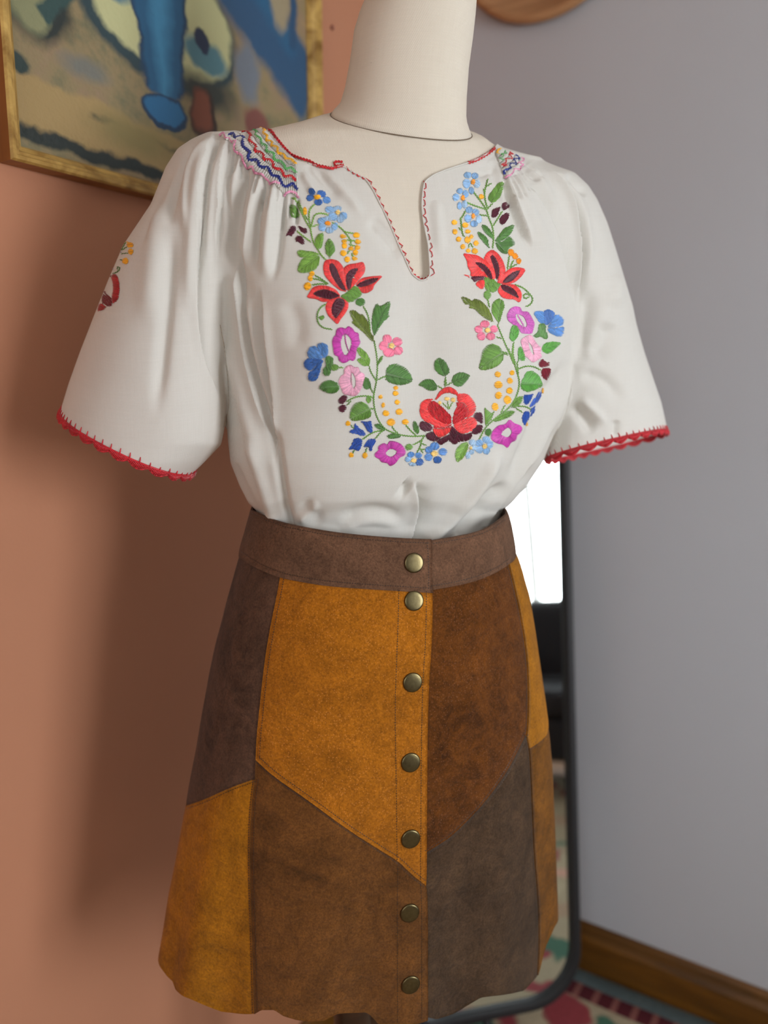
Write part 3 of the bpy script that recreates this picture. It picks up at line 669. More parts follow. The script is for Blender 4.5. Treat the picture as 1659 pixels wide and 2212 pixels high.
# fine gathers just under the smocking
PINK_L = [(474,293),(500,308),(507,318),(515,330),(528,346),(540,362),(552,374),(566,383),(580,392),(596,402),(612,420),(628,424),(643,430)]
for i in range(14):
    q = i/13*(len(PINK_L)-1); j = min(int(q), len(PINK_L)-2); x, y = [PINK_L[j][c] + (PINK_L[j+1][c]-PINK_L[j][c])*(q-j) for c in (0, 1)]
    dx = -16 + 12*i/13; L = random.uniform(45, 95)
    FOLDS.append(([(x, y), (x + dx*.5, y + L*.4), (x + dx, y + L)], 3.6, -2.4*random.uniform(.7, 1.2), 'v', (0, 1)))
for i in range(7):
    x, y = 1094 + i*6.5, 391 - i*6.5; L = random.uniform(35, 70)
    FOLDS.append(([(x, y), (x+8+i*2, y+L*.45), (x+14+5*i, y+L)], 3.6, -2.0, 'v', (0, 1)))
def fold_disp(px, py):
    D = np.zeros(len(px))
    for pts, w, A, kind, ends in FOLDS:
        P = np.array(pts, float)
        for _ in range(2):                          # round the corners
            P = np.concatenate([P[:1], np.stack([P[:-1]*.75+P[1:]*.25, P[:-1]*.25+P[1:]*.75], 1).reshape(-1, 2), P[-1:]])
        m = (px > P[:, 0].min()-4*w) & (px < P[:, 0].max()+4*w) & (py > P[:, 1].min()-3*w) & (py < P[:, 1].max()+3*w)
        x, y = px[m], py[m]
        if not len(x): continue
        best = np.full(len(x), 1e9); sd = np.zeros(len(x)); tt = np.zeros(len(x))
        sl = np.linalg.norm(np.diff(P, axis=0), axis=1); cum = np.concatenate([[0], np.cumsum(sl)]); Lt = cum[-1]
        for i in range(len(P)-1):
            a, b = P[i], P[i+1]; e = b-a; L = max(sl[i], 1e-6)
            t = np.clip(((x-a[0])*e[0] + (y-a[1])*e[1])/L**2, 0, 1); dx, dy = x-a[0]-t*e[0], y-a[1]-t*e[1]; d = np.hypot(dx, dy)
            k = d < best; best[k] = d[k]; sd[k] = np.where((e[0]*dy - e[1]*dx)[k] > 0, -1, 1)*d[k]; tt[k] = (cum[i]+t[k]*L)/Lt
        env = np.ones(len(x)); ss = lambda q: np.clip(q, 0, 1)**2*(3-2*np.clip(q, 0, 1))
        if ends[0]: env *= ss(tt/.25)
        else: env *= ss((tt+.03)/.06)*.6 + .4*ss(tt/.2)
        if ends[1]: env *= ss((1-tt)/.3)
        if kind == 'v': f = np.exp(-(best/w)**2)
        else:                                       # a lip: sharp on one side, easing out on the other (x right of a downward stroke = 's')
            s = sd if kind == 's' else -sd
            s = s*1.0
            f = np.where(s > 0, np.exp(-(s/(w*1.25))**1.5), 0)*ss(s/5.0) - .22*np.where(s <= 0, np.exp(-(s/(w*.8))**2), 0)
        D[m] += A*.0021*env*f
    return D
N = vnormals(V, Q); px, py = proj(V)
view = V - np.array([0, 0, CZ]); view /= np.linalg.norm(view, axis=1)[:, None]
fac = -(N*view).sum(1); wgt = np.clip((fac-.05)/.35, 0, 1)
D = fold_disp(px, py)*wgt
low = np.sin(px/47.0 + 1.3*np.sin(py/90.0))*np.sin(py/71.0+px/130.0); D += .0007*low*wgt
back = np.clip(-fac*2, 0, 1); D += back*.004*np.sin(np.arctan2(V[:, 1]-.9, V[:, 0])*16)*np.clip((1.60-V[:, 2])/.1, 0, 1)
V = V + N*D[:, None]

_px, _py = proj(V); _b, _l, _r = side_fields(V[:, 0], V[:, 1], V[:, 2], _px, _py)
_m = ((np.abs(_b-_l) < .006) | (np.abs(_b-_r) < .006)) & (_py > 620)
_V = relax(V, Q, 5, .6); V = np.where(_m[:, None], _V, V)
N = vnormals(V, Q); ff = f_form(V[:, 0].astype(np.float32), V[:, 1].astype(np.float32), V[:, 2].astype(np.float32))
V = V + N*(np.clip(.0024 - ff, 0, .02)*(V[:, 2] > 1.10))[:, None]
# ---- cut neckline, slit and hems; straighten the cut edges
NECKLINE = [(560,279),(576,281),(596,300),(614,322),(640,346),(664,353),(690,359),(712,363),(740,358),(762,372),(790,386),(806,410),(822,442),(838,474),(852,508),(866,540),(880,570),(889,592),(900,600),(908,607),(921,604),(929,596),(928,570),(925,530),(919,500),(913,470),(911,440),(913,412),(917,392),(936,378),(960,368),(990,358),(1010,352),(1036,342),(1058,328),(1070,318),(1080,300),(1060,180),(560,180)]
def inpoly(x, y, poly):
    P = np.array(poly, float); r = np.zeros(len(x), bool); j = len(P)-1
    for i in range(len(P)):
        (xi, yi), (xj, yj) = P[i], P[j]
        with np.errstate(divide='ignore', invalid='ignore'):
            r ^= ((yi > y) != (yj > y)) & (x < (xj-xi)*(y-yi)/(yj-yi+1e-12)+xi)
        j = i
    return r
px, py = proj(V); N = vnormals(V, Q); view = V - np.array([0, 0, CZ]); fac = -(N*view).sum(1)
cN = Vector(C0) ; nx = V[:, 0]-.03; ny = V[:, 1]-.93
vin = (inpoly(px, py, NECKLINE) & (fac > -.03)) | ((fac <= 0) & (np.hypot(nx/1.25, ny) < .105) & (V[:, 2] > 1.50)) | (inpoly(px, py, NECKLINE) & (V[:, 2] > 1.56))
hL = V @ nL - dL; hR = V @ nR - dR
isL = (V[:, 0] < -.09) & (px < 500); isR = (V[:, 0] > .15) & (px > 1150)
b_, l_, r_ = side_fields(V[:, 0], V[:, 1], V[:, 2], px, py)
slvL = (l_ < b_ + .0005) & (px < 560); slvR = (r_ < b_ + .0005) & (px > 1130)
vout = (slvL & (hL > 0)) | (slvR & (hR > 0)) | (V[:, 2] < 1.10)
bad = vin | vout
Q = Q[~bad[Q].all(1)]
# boundary snapping: verts still flagged bad lie just outside the cut - pull them onto it
def snap_poly(idx, poly):
    P = np.array(poly, float)
    for i in idx:
        best = None
        for k in range(len(P)-1):
            a, b = P[k], P[k+1]; e = b-a; t = np.clip(np.dot((px[i], py[i])-a, e)/np.dot(e, e), 0, 1); q = a+t*e; d = np.hypot(px[i]-q[0], py[i]-q[1])
            if best is None or d < best[0]: best = (d, q)
        if best[0] < 9:
            ctr = V[i]; V[i] = np.array(atY(best[1][0], best[1][1], ctr[1]))
used = np.zeros(len(V), bool); used[Q.ravel()] = True
snap_poly(np.nonzero(used & vin & (fac > -.03))[0], NECKLINE)
k = used & slvL & (hL > 0); V[k] -= nL*hL[k][:, None]
k = used & slvR & (hR > 0); V[k] -= nR*hR[k][:, None]
V_BL = V.copy(); _u = np.zeros(len(V), bool); _u[Q.ravel()] = True; MSK_L, MSK_R = slvL & _u, slvR & _u
# ---- parts: front and back body, two sleeves
fl, fr = slvL[Q].sum(1) >= 3, slvR[Q].sum(1) >= 3
for nm_, msk in (('bodice', ~(fl | fr)), ('sleeve', fl), ('sleeve', fr)):
    v2, q2, _ = compact(V, Q[msk]); o = npmesh(nm_, v2, q2, muslin); add_uv(o, wrapuv); adopt(o, blouse)
bl_bvh = BVHTree.FromPolygons([Vector(v) for v in V], [tuple(q) for q in Q.tolist()])

# ================================================================ the skirt
SK = np.array([   # y of the axis, left x, right x, depth/width
 (1085, 550,1088,.74),(1105, 547,1091,.74),(1140, 537,1099,.74),(1190, 521,1108,.73),(1240, 507,1124,.72),(1290, 492,1137,.71),(1370, 470,1150,.70),(1430, 456,1159,.69),(1560, 431,1177,.68),
 (1650, 412,1184,.67),(1740, 394,1188,.66),(1850, 371,1191,.65),(1990, 348,1194,.64),(2060, 338,1194,.63),(2150, 330,1193,.63),(2260, 322,1196,.62)], float)
AY = .90; ca_, sa_ = math.cos(math.radians(15)), math.sin(math.radians(15))
Lr = np.array([ca_, sa_, 0]); Fr = np.array([sa_, -ca_, 0])
_rows = []
th_ = np.linspace(0, 2*math.pi, 181)
for y, xl, xr, br_ in SK:
    z = atY(830, y, AY).z; cx, a = ((xl+xr)/2-W/2)/F*AY, (xr-xl)/2/F*AY
    for _ in range(12):
        P = np.array([cx, AY, z]) + np.outer(np.cos(th_), Lr)*a + np.outer(np.sin(th_), Fr)*a*br_
        qx, qy = proj(P); l, r = qx.min(), qx.max()
        a *= (xr-xl)/(r-l); cx += ((xl+xr)/2-(l+r)/2)/F*AY
    _rows.append((z, cx, a, a*br_))
RT = np.array(sorted(_rows))
def skirt_wave(th, z):                              # soft flutes that grow towards the hem
    k = np.clip((1.0 - z)/.42, 0, 1)**1.6
    return k*(.0050*np.sin(7*th+.5) + .0045*np.sin(12*th+2.0) + .003*np.sin(17*th+1))
def skS(th, z, off=0.0):
    th, z = np.asarray(th, float), np.asarray(z, float)
    cx, a, b = (np.interp(z, RT[:, 0], RT[:, k]) for k in (1, 2, 3)); e = 2.12
    ct, st = np.cos(th), np.sin(th); o = off + skirt_wave(th, z)
    lx = (a+o)*np.sign(ct)*np.abs(ct)**(2/e); fy = (b+o)*np.sign(st)*np.abs(st)**(2/e)
    P = np.stack([cx, np.full_like(cx, AY), z], -1) + lx[..., None]*Lr + fy[..., None]*Fr
    return P
def sk_inv(P):                                      # 3-D point -> (theta, z)
    P = np.asarray(P); z = P[2]; cx, a, b = (np.interp(z, RT[:, 0], RT[:, k]) for k in (1, 2, 3)); e = 2.12
    q = P - np.array([cx, AY, z]); x, y = q@Lr/a, q@Fr/b
    return math.atan2(math.copysign(abs(y)**(e/2), y), math.copysign(abs(x)**(e/2), x)) % (2*math.pi), z
ZT0, ZB0 = RT[-1, 0]-.001, RT[0, 0]+.001
nt, nz = 360, 140
TT, ZZ = np.meshgrid(np.linspace(0, 2*math.pi, nt, endpoint=False), np.linspace(ZB0-.04, ZT0+.02, nz))
BP = skS(TT, ZZ).reshape(-1, 3)
sk_bvh = BVHTree.FromPolygons([Vector(p) for p in BP], [tuple(f) for f in grid_faces(nz, nt, True).tolist()])
EYE = Vector((0, 0, CZ))
def cast(bvh, x, y):
    return bvh.ray_cast(EYE, Vector(ray(x, y)).normalized())
def tz(x, y):                                       # pixel on the skirt -> (theta, z); slides inwards at the silhouette
    mid = 770
    for k in range(60):
        h = cast(sk_bvh, x, y)
        if h[0] is not None: return sk_inv(h[0])
        x += 1.0 if x < mid else -1.0
    raise RuntimeError((x, y))
def px_line(pts, n):                                # pixel polyline -> n samples of (theta, z)
    P = np.array([tz(*p) for p in resamp(pts, n)]); return P
def resamp(pts, n, closed=False):
    P = np.array(pts, float)
    if closed: P = np.concatenate([P, P[:1]])
    d = np.concatenate([[0], np.cumsum(np.linalg.norm(np.diff(P, axis=0), axis=1))]); t = np.linspace(0, d[-1], n)
    return np.stack([np.interp(t, d, P[:, 0]), np.interp(t, d, P[:, 1])], 1)
def smooth_line(pts, it=2):
    P = np.array(pts, float)
    for _ in range(it): P = np.concatenate([P[:1], np.stack([P[:-1]*.75+P[1:]*.25, P[:-1]*.25+P[1:]*.75], 1).reshape(-1, 2), P[-1:]])
    return P
skirt = empty('skirt', (-.037, .9, .5), 'suede patchwork mini skirt in mustard, rust and chocolate panels with a brass snap front', 'skirt')
SC = dict(choc=m_suede('chocolate_suede', lin((84, 60, 46)), .4), band=m_suede('waistband_suede', lin((100, 72, 54)), .28),
          must=m_suede('mustard_suede', lin((154, 98, 14)), .28), pigm=m_suede('pitted_mustard_suede', lin((156, 94, 18)), .24, 340),
          mid=m_suede('mid_brown_suede', lin((96, 60, 25)), .36), rust=m_suede('rust_suede', lin((90, 50, 13)), .5, 380),
          dark=m_suede('dark_taupe_suede', lin((70, 52, 36)), .4), tan=m_suede('tan_suede', lin((104, 64, 12)), .42))
m_stitch = m_thread('brown_topstitch', lin((48, 28, 14))); m_edge = m_suede('cut_suede_edge', lin((158, 110, 58)), .2)
def coons(T_, B_, L_, R_):                          # boundary curves in (theta, z); T,B run left->right, L,R run top->bottom
    n, m = len(L_), len(T_); u = np.linspace(0, 1, m)[None, :, None]; v = np.linspace(0, 1, n)[:, None, None]
    L_, R_ = L_[:, None], R_[:, None]; T_, B_ = T_[None], B_[None]
    return (1-v)*T_ + v*B_ + (1-u)*L_ + u*R_ - ((1-u)*(1-v)*T_[:, :1] + u*(1-v)*T_[:, -1:] + (1-u)*v*B_[:, :1] + u*v*B_[:, -1:])
def panel(name, T_, B_, L_, R_, mat, base=.0012, puff=.0012, round_=(1, 1, 1, 1), label=None, hem=False):
    G = coons(T_, B_, L_, R_); n, m = G.shape[:2]
    th, z = G[..., 0], G[..., 1]
    i = np.arange(n)[:, None]; j = np.arange(m)[None]; P0 = skS(th, z)
    du = np.linalg.norm(np.diff(P0, axis=1), axis=2).mean(); dv = np.linalg.norm(np.diff(P0, axis=0), axis=2).mean()
    d = [i*dv + 0*j, (n-1-i)*dv + 0*j, j*du + 0*i, (m-1-j)*du + 0*i]
    e = np.full((n, m), .02)
    for k in range(4):
        if round_[k]: e = np.minimum(e, d[k])
    off = base + puff*(1-np.exp(-e/.0035)) + .0003*np.sin(th*17+z*30)*np.sin(z*43+th*7)*np.clip(e/.01, 0, 1)
    Fp = skS(th, z, off); Bp = skS(th, z, -.0008)
    V = np.concatenate([Fp.reshape(-1, 3), Bp.reshape(-1, 3)]); g = grid_faces(n, m); K = n*m
    r = [(a, a+1) for a in range(m-1)], [(a*m+m-1, (a+1)*m+m-1) for a in range(n-1)], [((n-1)*m+a+1, (n-1)*m+a) for a in range(m-1)], [((a+1)*m, a*m) for a in range(n-1)]
    side = np.array([(a, b, b+K, a+K) for s in r for a, b in s])[:, ::-1]
    Q = np.concatenate([g[:, ::-1], g + K, side])
    o = npmesh(name, V, Q, mat); adopt(o, skirt)
    if label: o['label'] = label
    return o
def const(th0, z0, th1, z1, n): return np.stack([np.linspace(th0, th1, n), np.linspace(z0, z1, n)], 1)
# seams measured in the view
sWB_L = smooth_line([(519,1197),(540,1212),(562,1225),(608,1244),(660,1254),(709,1262),(790,1268),(869,1273),(932,1277)])
sWB_R = smooth_line([(932,1272),(985,1263),(1030,1252),(1075,1232),(1106,1210)])
sAC = smooth_line([(608,1244),(600,1290),(590,1335),(574,1426),(562,1541),(556,1600),(555,1640)])
sAB = smooth_line([(395,1743),(443,1727),(490,1704),(553,1681)])
sAD = smooth_line([(555,1640),(553,1683)]); sBD = smooth_line([(553,1683),(544,1754),(542,1870),(546,1986),(549,2100),(551,2188)])
sCD = smooth_line([(555,1640),(590,1673),(667,1727),(744,1785),(822,1835),(860,1858),(885,1884),(919,1911)], 1)
sPL = smooth_line([(932,1277),(931,1381),(924,1472),(921,1610),(920,1831),(919,1911)])
sPL2 = smooth_line([(919,1911),(922,1947),(922,2100),(922,2222)])
sEF = smooth_line([(1098,1216),(1121,1312),(1134,1390),(1140,1449),(1141,1541),(1137,1590)])
sEG = smooth_line([(921,1842),(950,1824),(976,1807),(1038,1745),(1072,1701),(1101,1658),(1125,1610),(1137,1585)])
sFG = smooth_line([(1137,1590),(1144,1625),(1149,1745),(1152,1831),(1161,1937),(1164,2020),(1160,2108)])
hB = [(352,2090),(366,2108),(378,2118),(384,2136),(397,2148),(447,2169),(486,2184),(520,2187),(551,2188)]
hD = [(551,2188),(567,2177),(594,2177),(613,2190),(640,2198),(667,2202),(698,2201),(729,2186),(744,2184),(791,2182),(802,2190),(818,2209),(860,2216),(922,2222)]
hG = [(914,2194),(942,2201),(976,2190),(1004,2173),(1038,2154),(1077,2149),(1130,2139),(1160,2108)]
NL, NM = 60, 70
A0 = math.radians(216); I0 = math.radians(-22)      # side seams round the back
def wrap(P): P = P.copy(); P[P[:, 0] > math.pi*1.25, 0] -= 2*math.pi; return P
def wrapR(P): P = P.copy(); P[P[:, 0] > math.pi*1.5, 0] -= 2*math.pi; return P
def TZ(pts, n, f=lambda q: q): return f(px_line(pts, n))
tWB = TZ(sWB_L, 90); thA = tWB[0, 0]
zA_side = tWB[0, 1] + .004
def ext_left(P, z_, n):                             # carry a seam that meets the left silhouette on to the side seam
    e = const(A0, z_, P[0, 0], P[0, 1], 12)[:-1]; q = np.concatenate([e, P]); return resamp(q, n)
tAC, tAB, tAD, tBD, tCD = TZ(sAC, NL), TZ(sAB, NM), TZ(sAD, 6), TZ(sBD, NL), TZ(sCD, NM)
tPL, tPL2 = TZ(sPL, NL), TZ([p for p in sPL2 if p[1] < 2211] , NL)
iAC = int(np.argmin(np.abs(tWB[:, 0]-tAC[0, 0])))
topA = ext_left(tWB[:iAC+1], zA_side, NM); topA[-1] = tAC[0]
botA = ext_left(tAB, tAB[0, 1]-.012, NM); botA[-1] = tAD[-1]
rightA = resamp(np.concatenate([tAC, tAD[1:]]), NL)
panel('suede_panel', topA, botA, const(*topA[0], *botA[0], NL), rightA, SC['choc'], label='dark chocolate suede panel, upper left')
thB = TZ([p for p in hB], NM); hemB = ext_left(thB, thB[0, 1]+.012, NM); hemB[-1] = tBD[-1]
panel('suede_panel', botA, hemB, const(*botA[0], *hemB[0], NL), tBD, SC['must'], round_=(1, 0, 1, 1), label='mustard suede panel, lower left')
topC = resamp(tWB[iAC:], NM); topC[0] = tAC[0]; topC[-1] = tPL[0]; tCD[0] = tAC[-1]; tCD[-1] = tPL[-1]
panel('suede_panel', topC, tCD, tAC, tPL, SC['pigm'], base=.0020, round_=(1, 1, 1, 0), label='mustard suede panel with pitted grain, centre')
hemD_px = [p for p in hD if p[1] < 2211]; thD = TZ(hemD_px, NM); zl = thD[-1, 1]
hemD = resamp(np.concatenate([thD, const(thD[-1, 0], zl, tPL2[-1, 0], zl-.006, 8)[1:]]), NM); hemD[0] = tBD[-1]
rD = resamp(np.concatenate([tPL2, [[hemD[-1, 0], hemD[-1, 1]]]]), NL); leftD = resamp(np.concatenate([tAD, tBD[1:]]), NL)
tCD2 = tCD.copy(); rD[0] = tCD[-1]
panel('suede_panel', tCD2, hemD, leftD, rD, SC['mid'], base=.0019, round_=(1, 0, 1, 0), label='mid brown suede panel, lower centre')
# under-lapping right front
UL = 30
def shift(P, dth): P = P.copy(); P[:, 0] += dth; return P
tWBR = TZ(sWB_R, 60, wrapR); tEF = TZ(sEF, NL, wrapR); tEG = TZ(sEG, NM, wrapR); tFG = TZ(sFG, NL, wrapR); tHG = TZ(hG, NM, wrapR)
lapT = math.radians(7)
eTop = resamp(np.concatenate([[[tWBR[0, 0]+lapT, tWBR[0, 1]]], tWBR]), NM); eTop = eTop[eTop[:, 0] >= tEF[0, 0]-1e-4]; eTop = resamp(eTop, NM); eTop[-1] = tEF[0]
eBot = resamp(np.concatenate([[[tEG[0, 0]+lapT, tEG[0, 1]-.004]], tEG]), NM); eBot[-1] = tEF[-1]
panel('suede_panel', eTop, eBot, const(*eTop[0], *eBot[0], NL), tEF, SC['rust'], base=-.0002, label='rust brown suede panel, upper right front')
gBot = resamp(np.concatenate([[[tHG[0, 0]+lapT, tHG[0, 1]+.001]], tHG]), NM); gBot[-1] = tFG[-1]
panel('suede_panel', eBot, gBot, const(*eBot[0], *gBot[0], NL), tFG, SC['dark'], base=-.0002, round_=(1, 0, 1, 1), label='dark taupe suede panel, lower right front')
fr_ = tWBR[-1]; zF = tz(1183, 1622)[1]; zFl = tz(1141, 1604)[1]
fTop = resamp(np.concatenate([[tEF[0]], [tWBR[-1]], const(tWBR[-1, 0], tWBR[-1, 1], I0, tWBR[-1, 1]+.006, 10)[1:]]), 40)
fBot = resamp(np.array([tFG[3], [math.radians(8), (zF+zFl)/2], [I0, zF+.004]]), 40); lF = resamp(np.concatenate([tEF, tFG[1:4]]), NL)
panel('suede_panel', fTop, fBot, lF, const(*fTop[-1], *fBot[-1], NL), SC['must'], label='narrow mustard suede panel, upper right side')
zs = tFG[-1, 1]
iBot = resamp(np.array([tFG[-1], [tFG[-1, 0]-.10, zs+.030], [tFG[-1, 0]-.2, zs+.046], [I0, zs+.040]]), 40)
panel('suede_panel', fBot, iBot, resamp(tFG[3:], NL), const(*fBot[-1], *iBot[-1], NL), SC['tan'], round_=(1, 0, 1, 1), label='tan suede panel, lower right side')
# back panels
zt, zm, zb = topA[0, 1], botA[0, 1], hemB[0, 1]; b0, b1, b2 = A0, math.radians(277), math.radians(338)
for (q0, q1), (mt, mb) in (((b0, b1), ('must', 'mid')), ((b1, b2), ('rust', 'choc'))):
    hb = const(q1, zb, q0, zb, 40); hb[:, 1] += .008*np.sin(hb[:, 0]*14)
    panel('suede_panel', const(q1, zt, q0, zt, 40), const(q1, zm, q0, zm, 40), const(q1, zt, q1, zm, 40), const(q0, zt, q0, zm, 40), SC[mt])
    panel('suede_panel', const(q1, zm, q0, zm, 40), hb, const(q1, zm, *hb[0], 40), const(q0, zm, *hb[-1], 40), SC[mb], round_=(1, 0, 1, 1))

# ---- waistband, in two ends: the left end laps over the right
tTL = TZ(smooth_line([(549,1101),(580,1116),(617,1129),(709,1147),(790,1156),(869,1162),(929,1164)]), 90)
tTR = TZ(smooth_line([(929,1167),(980,1159),(1030,1149),(1062,1134),(1088,1114)]), 60, wrapR)
def wband(name, T_, B_, base, label=None, mat='band'):
    n = 16; G = np.stack([T_*(1-v) + B_*v for v in np.linspace(0, 1, n)]); m = len(T_); K = n*m
    i = np.arange(n)[:, None]; e = np.minimum(np.minimum(i, n-1-i)*.0022, .01) + 0*G[..., 0]
    off = base + .0014*(1-np.exp(-e/.003))
    V = np.concatenate([skS(G[..., 0], G[..., 1], off).reshape(-1, 3), skS(G[..., 0], G[..., 1], base-.0022).reshape(-1, 3)]); g = grid_faces(n, m)
    r = [(a, a+1) for a in range(m-1)], [(a*m+m-1, (a+1)*m+m-1) for a in range(n-1)], [((n-1)*m+a+1, (n-1)*m+a) for a in range(m-1)], [((a+1)*m, a*m) for a in range(n-1)]
    side = np.array([(a, b, b+K, a+K) for s in r for a, b in s])[:, ::-1]
    o = npmesh(name, V, np.concatenate([g[:, ::-1], g+K, side]), SC[mat]); adopt(o, skirt)
    if label: o['label'] = label
zw = tTL[0, 1]
bt = np.concatenate([const(math.radians(277), zw+.003, A0+.001, zw+.003, 16), const(A0, zw+.003, *tTL[0], 14)[1:-1], tTL]); bt = resamp(bt, 150)
bb_ = np.concatenate([const(math.radians(277), zA_side, A0+.001, zA_side, 16), const(A0, zA_side, *tWB[0], 14)[1:-1], tWB - np.array([0, .0012])]); bb_ = resamp(bb_, 150)
wband('waistband', bt, bb_, .0036, 'brown suede waistband, overlapping left end')
b2t = np.concatenate([[[tTR[0, 0]+lapT, tTR[0, 1]]], tTR, const(tTR[-1, 0], tTR[-1, 1], I0, tTR[-1, 1]+.004, 10)[1:], const(I0, tTR[-1, 1]+.004, math.radians(277-360), zw+.003, 20)[1:]]); b2t = resamp(b2t, 150)
b2b = np.concatenate([[[tWBR[0, 0]+lapT, tWBR[0, 1]]], tWBR - np.array([0, .0008]), const(tWBR[-1, 0], tWBR[-1, 1], I0, tWBR[-1, 1]+.006, 10)[1:], const(I0, tWBR[-1, 1]+.006, math.radians(277-360), zA_side, 20)[1:]]); b2b = resamp(b2b, 150)
wband('waistband', b2t, b2b, .0018, 'brown suede waistband, right end')

# ---- everything on the skirt's face is placed on this surface
def scene_bvh(parent):
    vs, fs = [], []
    for o in list(C.objects):
        if o.parent is parent and o.type == 'MESH':
            me = o.data; n = len(vs); T = parent.location; M = o.matrix_parent_inverse
            vs += [v.co.copy() for v in me.vertices]; fs += [tuple(i+n for i in p.vertices) for p in me.polygons]
    return BVHTree.FromPolygons(vs, fs)
# (children were built in world space: adopt() keeps them there)
skf_bvh = scene_bvh(skirt)

class Thread:                                       # raised threads laid on a surface along lines of the view
    def __init__(s, bvh): s.b = bvh; s.V = []; s.F = []; s.t = []
    def at(s, x, y):
        h = cast(s.b, x, y)
        if h[0] is None: return None
        n = h[1]
        if n.dot(h[0]-EYE) > 0: n = -n
        return h[0], n
    def add(s, pts, w, h=.0007, lift=.0003, taper=.35):
        st = [s.at(*p) for p in pts]
        if any(q is None for q in st): return
        n = len(st)
        if n > 1 and max(abs((st[i][0]-st[i+1][0]).y) for i in range(n-1)) > .02: return
        b0 = len(s.V); s.t += [random.uniform(-.20, .22)]*(3*n)
        for i, (P, nn) in enumerate(st):
            d = (st[min(i+1, n-1)][0] - st[max(i-1, 0)][0]);
            if d.length < 1e-9: d = Vector((1, 0, 0))
            d.normalize(); sd = nn.cross(d).normalized(); vv = (P-EYE).normalized(); sd = sd*(w*P.y/F*.5/max(.42, math.sqrt(max(0, 1-sd.dot(vv)**2)))); k = taper if i in (0, n-1) and n > 1 else 1
            s.V += [P + nn*lift - sd*k, P + nn*(lift + h*(.5+.5*k)) , P + nn*lift + sd*k]
        for i in range(n-1):
            a = b0 + 3*i; s.F += [(a, a+3, a+4, a+1), (a+1, a+4, a+5, a+2)]
    def build(s, name, mat, parent_empty, part=None, label=None, kind=None):
        if not s.V: return None
        o = mesh(name, s.V, s.F, mat); tn = o.data.attributes.new('tone', 'FLOAT', 'POINT'); tn.data.foreach_set('value', s.t)
        if part is None: adopt(o, parent_empty)
        else: o.parent = part; o.matrix_parent_inverse = Matrix.Identity(4)
        if label: o['label'] = label
        if kind: o['kind'] = kind
        return o
def offset_line(pts, d):
    P = np.array(pts, float); t = np.gradient(P, axis=0); t /= np.linalg.norm(t, axis=1)[:, None]+1e-9
    return P + np.stack([-t[:, 1], t[:, 0]], 1)*d
def dashes(T, pts, d, step=5.4, w=2.0):
    P = offset_line(pts, d); L = np.linalg.norm(np.diff(P, axis=0), axis=1).sum(); n = max(2, int(L/step)); R = resamp(P, 2*n)
    for i in range(0, 2*n-1, 2):
        a, b = R[i], R[i+1]; m = (a+b)/2; T.add([a + (a-b)*.18, m, b], w, .0004, .00015, .6)
def seam(lines, label=None):
    for pts, d in lines:
        T = Thread(skf_bvh); dashes(T, smooth_line(pts, 1), d); T.build('stitching', m_stitch, skirt)
seam([(sWB_L, -6), (resamp([(549,1101),(580,1116),(617,1129),(709,1147),(790,1156),(869,1162),(927,1164)], 60), 9), ([(923,1172),(926,1220),(926,1272)], 0)])
seam([(sWB_R, -6), ([(935,1166),(980,1159),(1030,1149),(1062,1134),(1086,1116)], 8)])
seam([(sAC, -6), (sAC, -12)][:1]); seam([([(398,1742),(443,1727),(490,1704),(550,1682)], 6)]); seam([(sBD, 6), (sBD, -5)])
seam([(sCD, -7), (sCD, 6)]); seam([(sPL, 11), (sPL2, 11)])
seam([([(862,1275),(858,1400),(853,1518),(856,1700),(857,1790),(858,1858)], 0)]); seam([([(859,1870),(858,2000),(859,2209)], 0)])
seam([(sEG, 4), (sEG, -5)]); seam([(sEF, 3)]); seam([(sFG, 3)])

# ---- antique brass snaps
brass = NT('antique_brass'); t = brass; n_ = t.noise(300, 3)
brass = t.out(t.mix(n_, lin((86, 76, 52)), lin((118, 108, 78))), .32, t.bump(t.noise(900, 2), .15, .0002), Metallic=1.0)
def snap(x, y):
    P, nn = Thread(skf_bvh).at(x, y); nn = Vector((nn.x, nn.y, nn.z)).normalized()
    ex = nn.orthogonal().normalized(); ey = nn.cross(ex)
    prof = [(.0104, -.0005), (.0106, .0004), (.0103, .0012), (.0097, .0017), (.0088, .0019), (.006, .0021), (.003, .0022), (.00005, .0022)]
    n = 36; V = [P + nn*h + (ex*math.cos(2*math.pi*k/n)+ey*math.sin(2*math.pi*k/n))*r for r, h in prof for k in range(n)]
    o = mesh('snap_button', V, grid_faces(len(prof), n, True), brass); adopt(o, skirt)
for p in ((894,1216),(894,1298),(891,1474),(887,1647),(887,1812),(885,1972),(887,2127)): snap(*p)

# ================================================================ embroidery on the blouse: every motif is laid thread by thread
COL = dict(red=(212, 40, 44), sal=(232, 66, 66), dred=(196, 28, 40), plum=(84, 22, 44), wine=(124, 24, 44), grn=(108, 152, 66), lgr=(128, 172, 74), dgr=(84, 130, 62), olv=(110, 126, 50), fgr=(98, 166, 74),
    blu=(62, 108, 178), mbl=(96, 146, 208), lbl=(140, 180, 220), pbl=(166, 196, 224), dbl=(44, 84, 172), yel=(246, 176, 24), pye=(236, 200, 120), ora=(244, 150, 24), mag=(196, 64, 168), mag2=(204, 100, 186),
    ppk=(232, 172, 196), pnk=(236, 130, 160), nav=(24, 44, 124), tred=(196, 30, 40), tgr=(92, 170, 96), tpk=(228, 152, 186), wht=(236, 230, 216), gbl=(140, 150, 172), crim=(176, 24, 40))
MT = {k: m_thread('thread_'+k, lin(c)) for k, c in COL.items()}
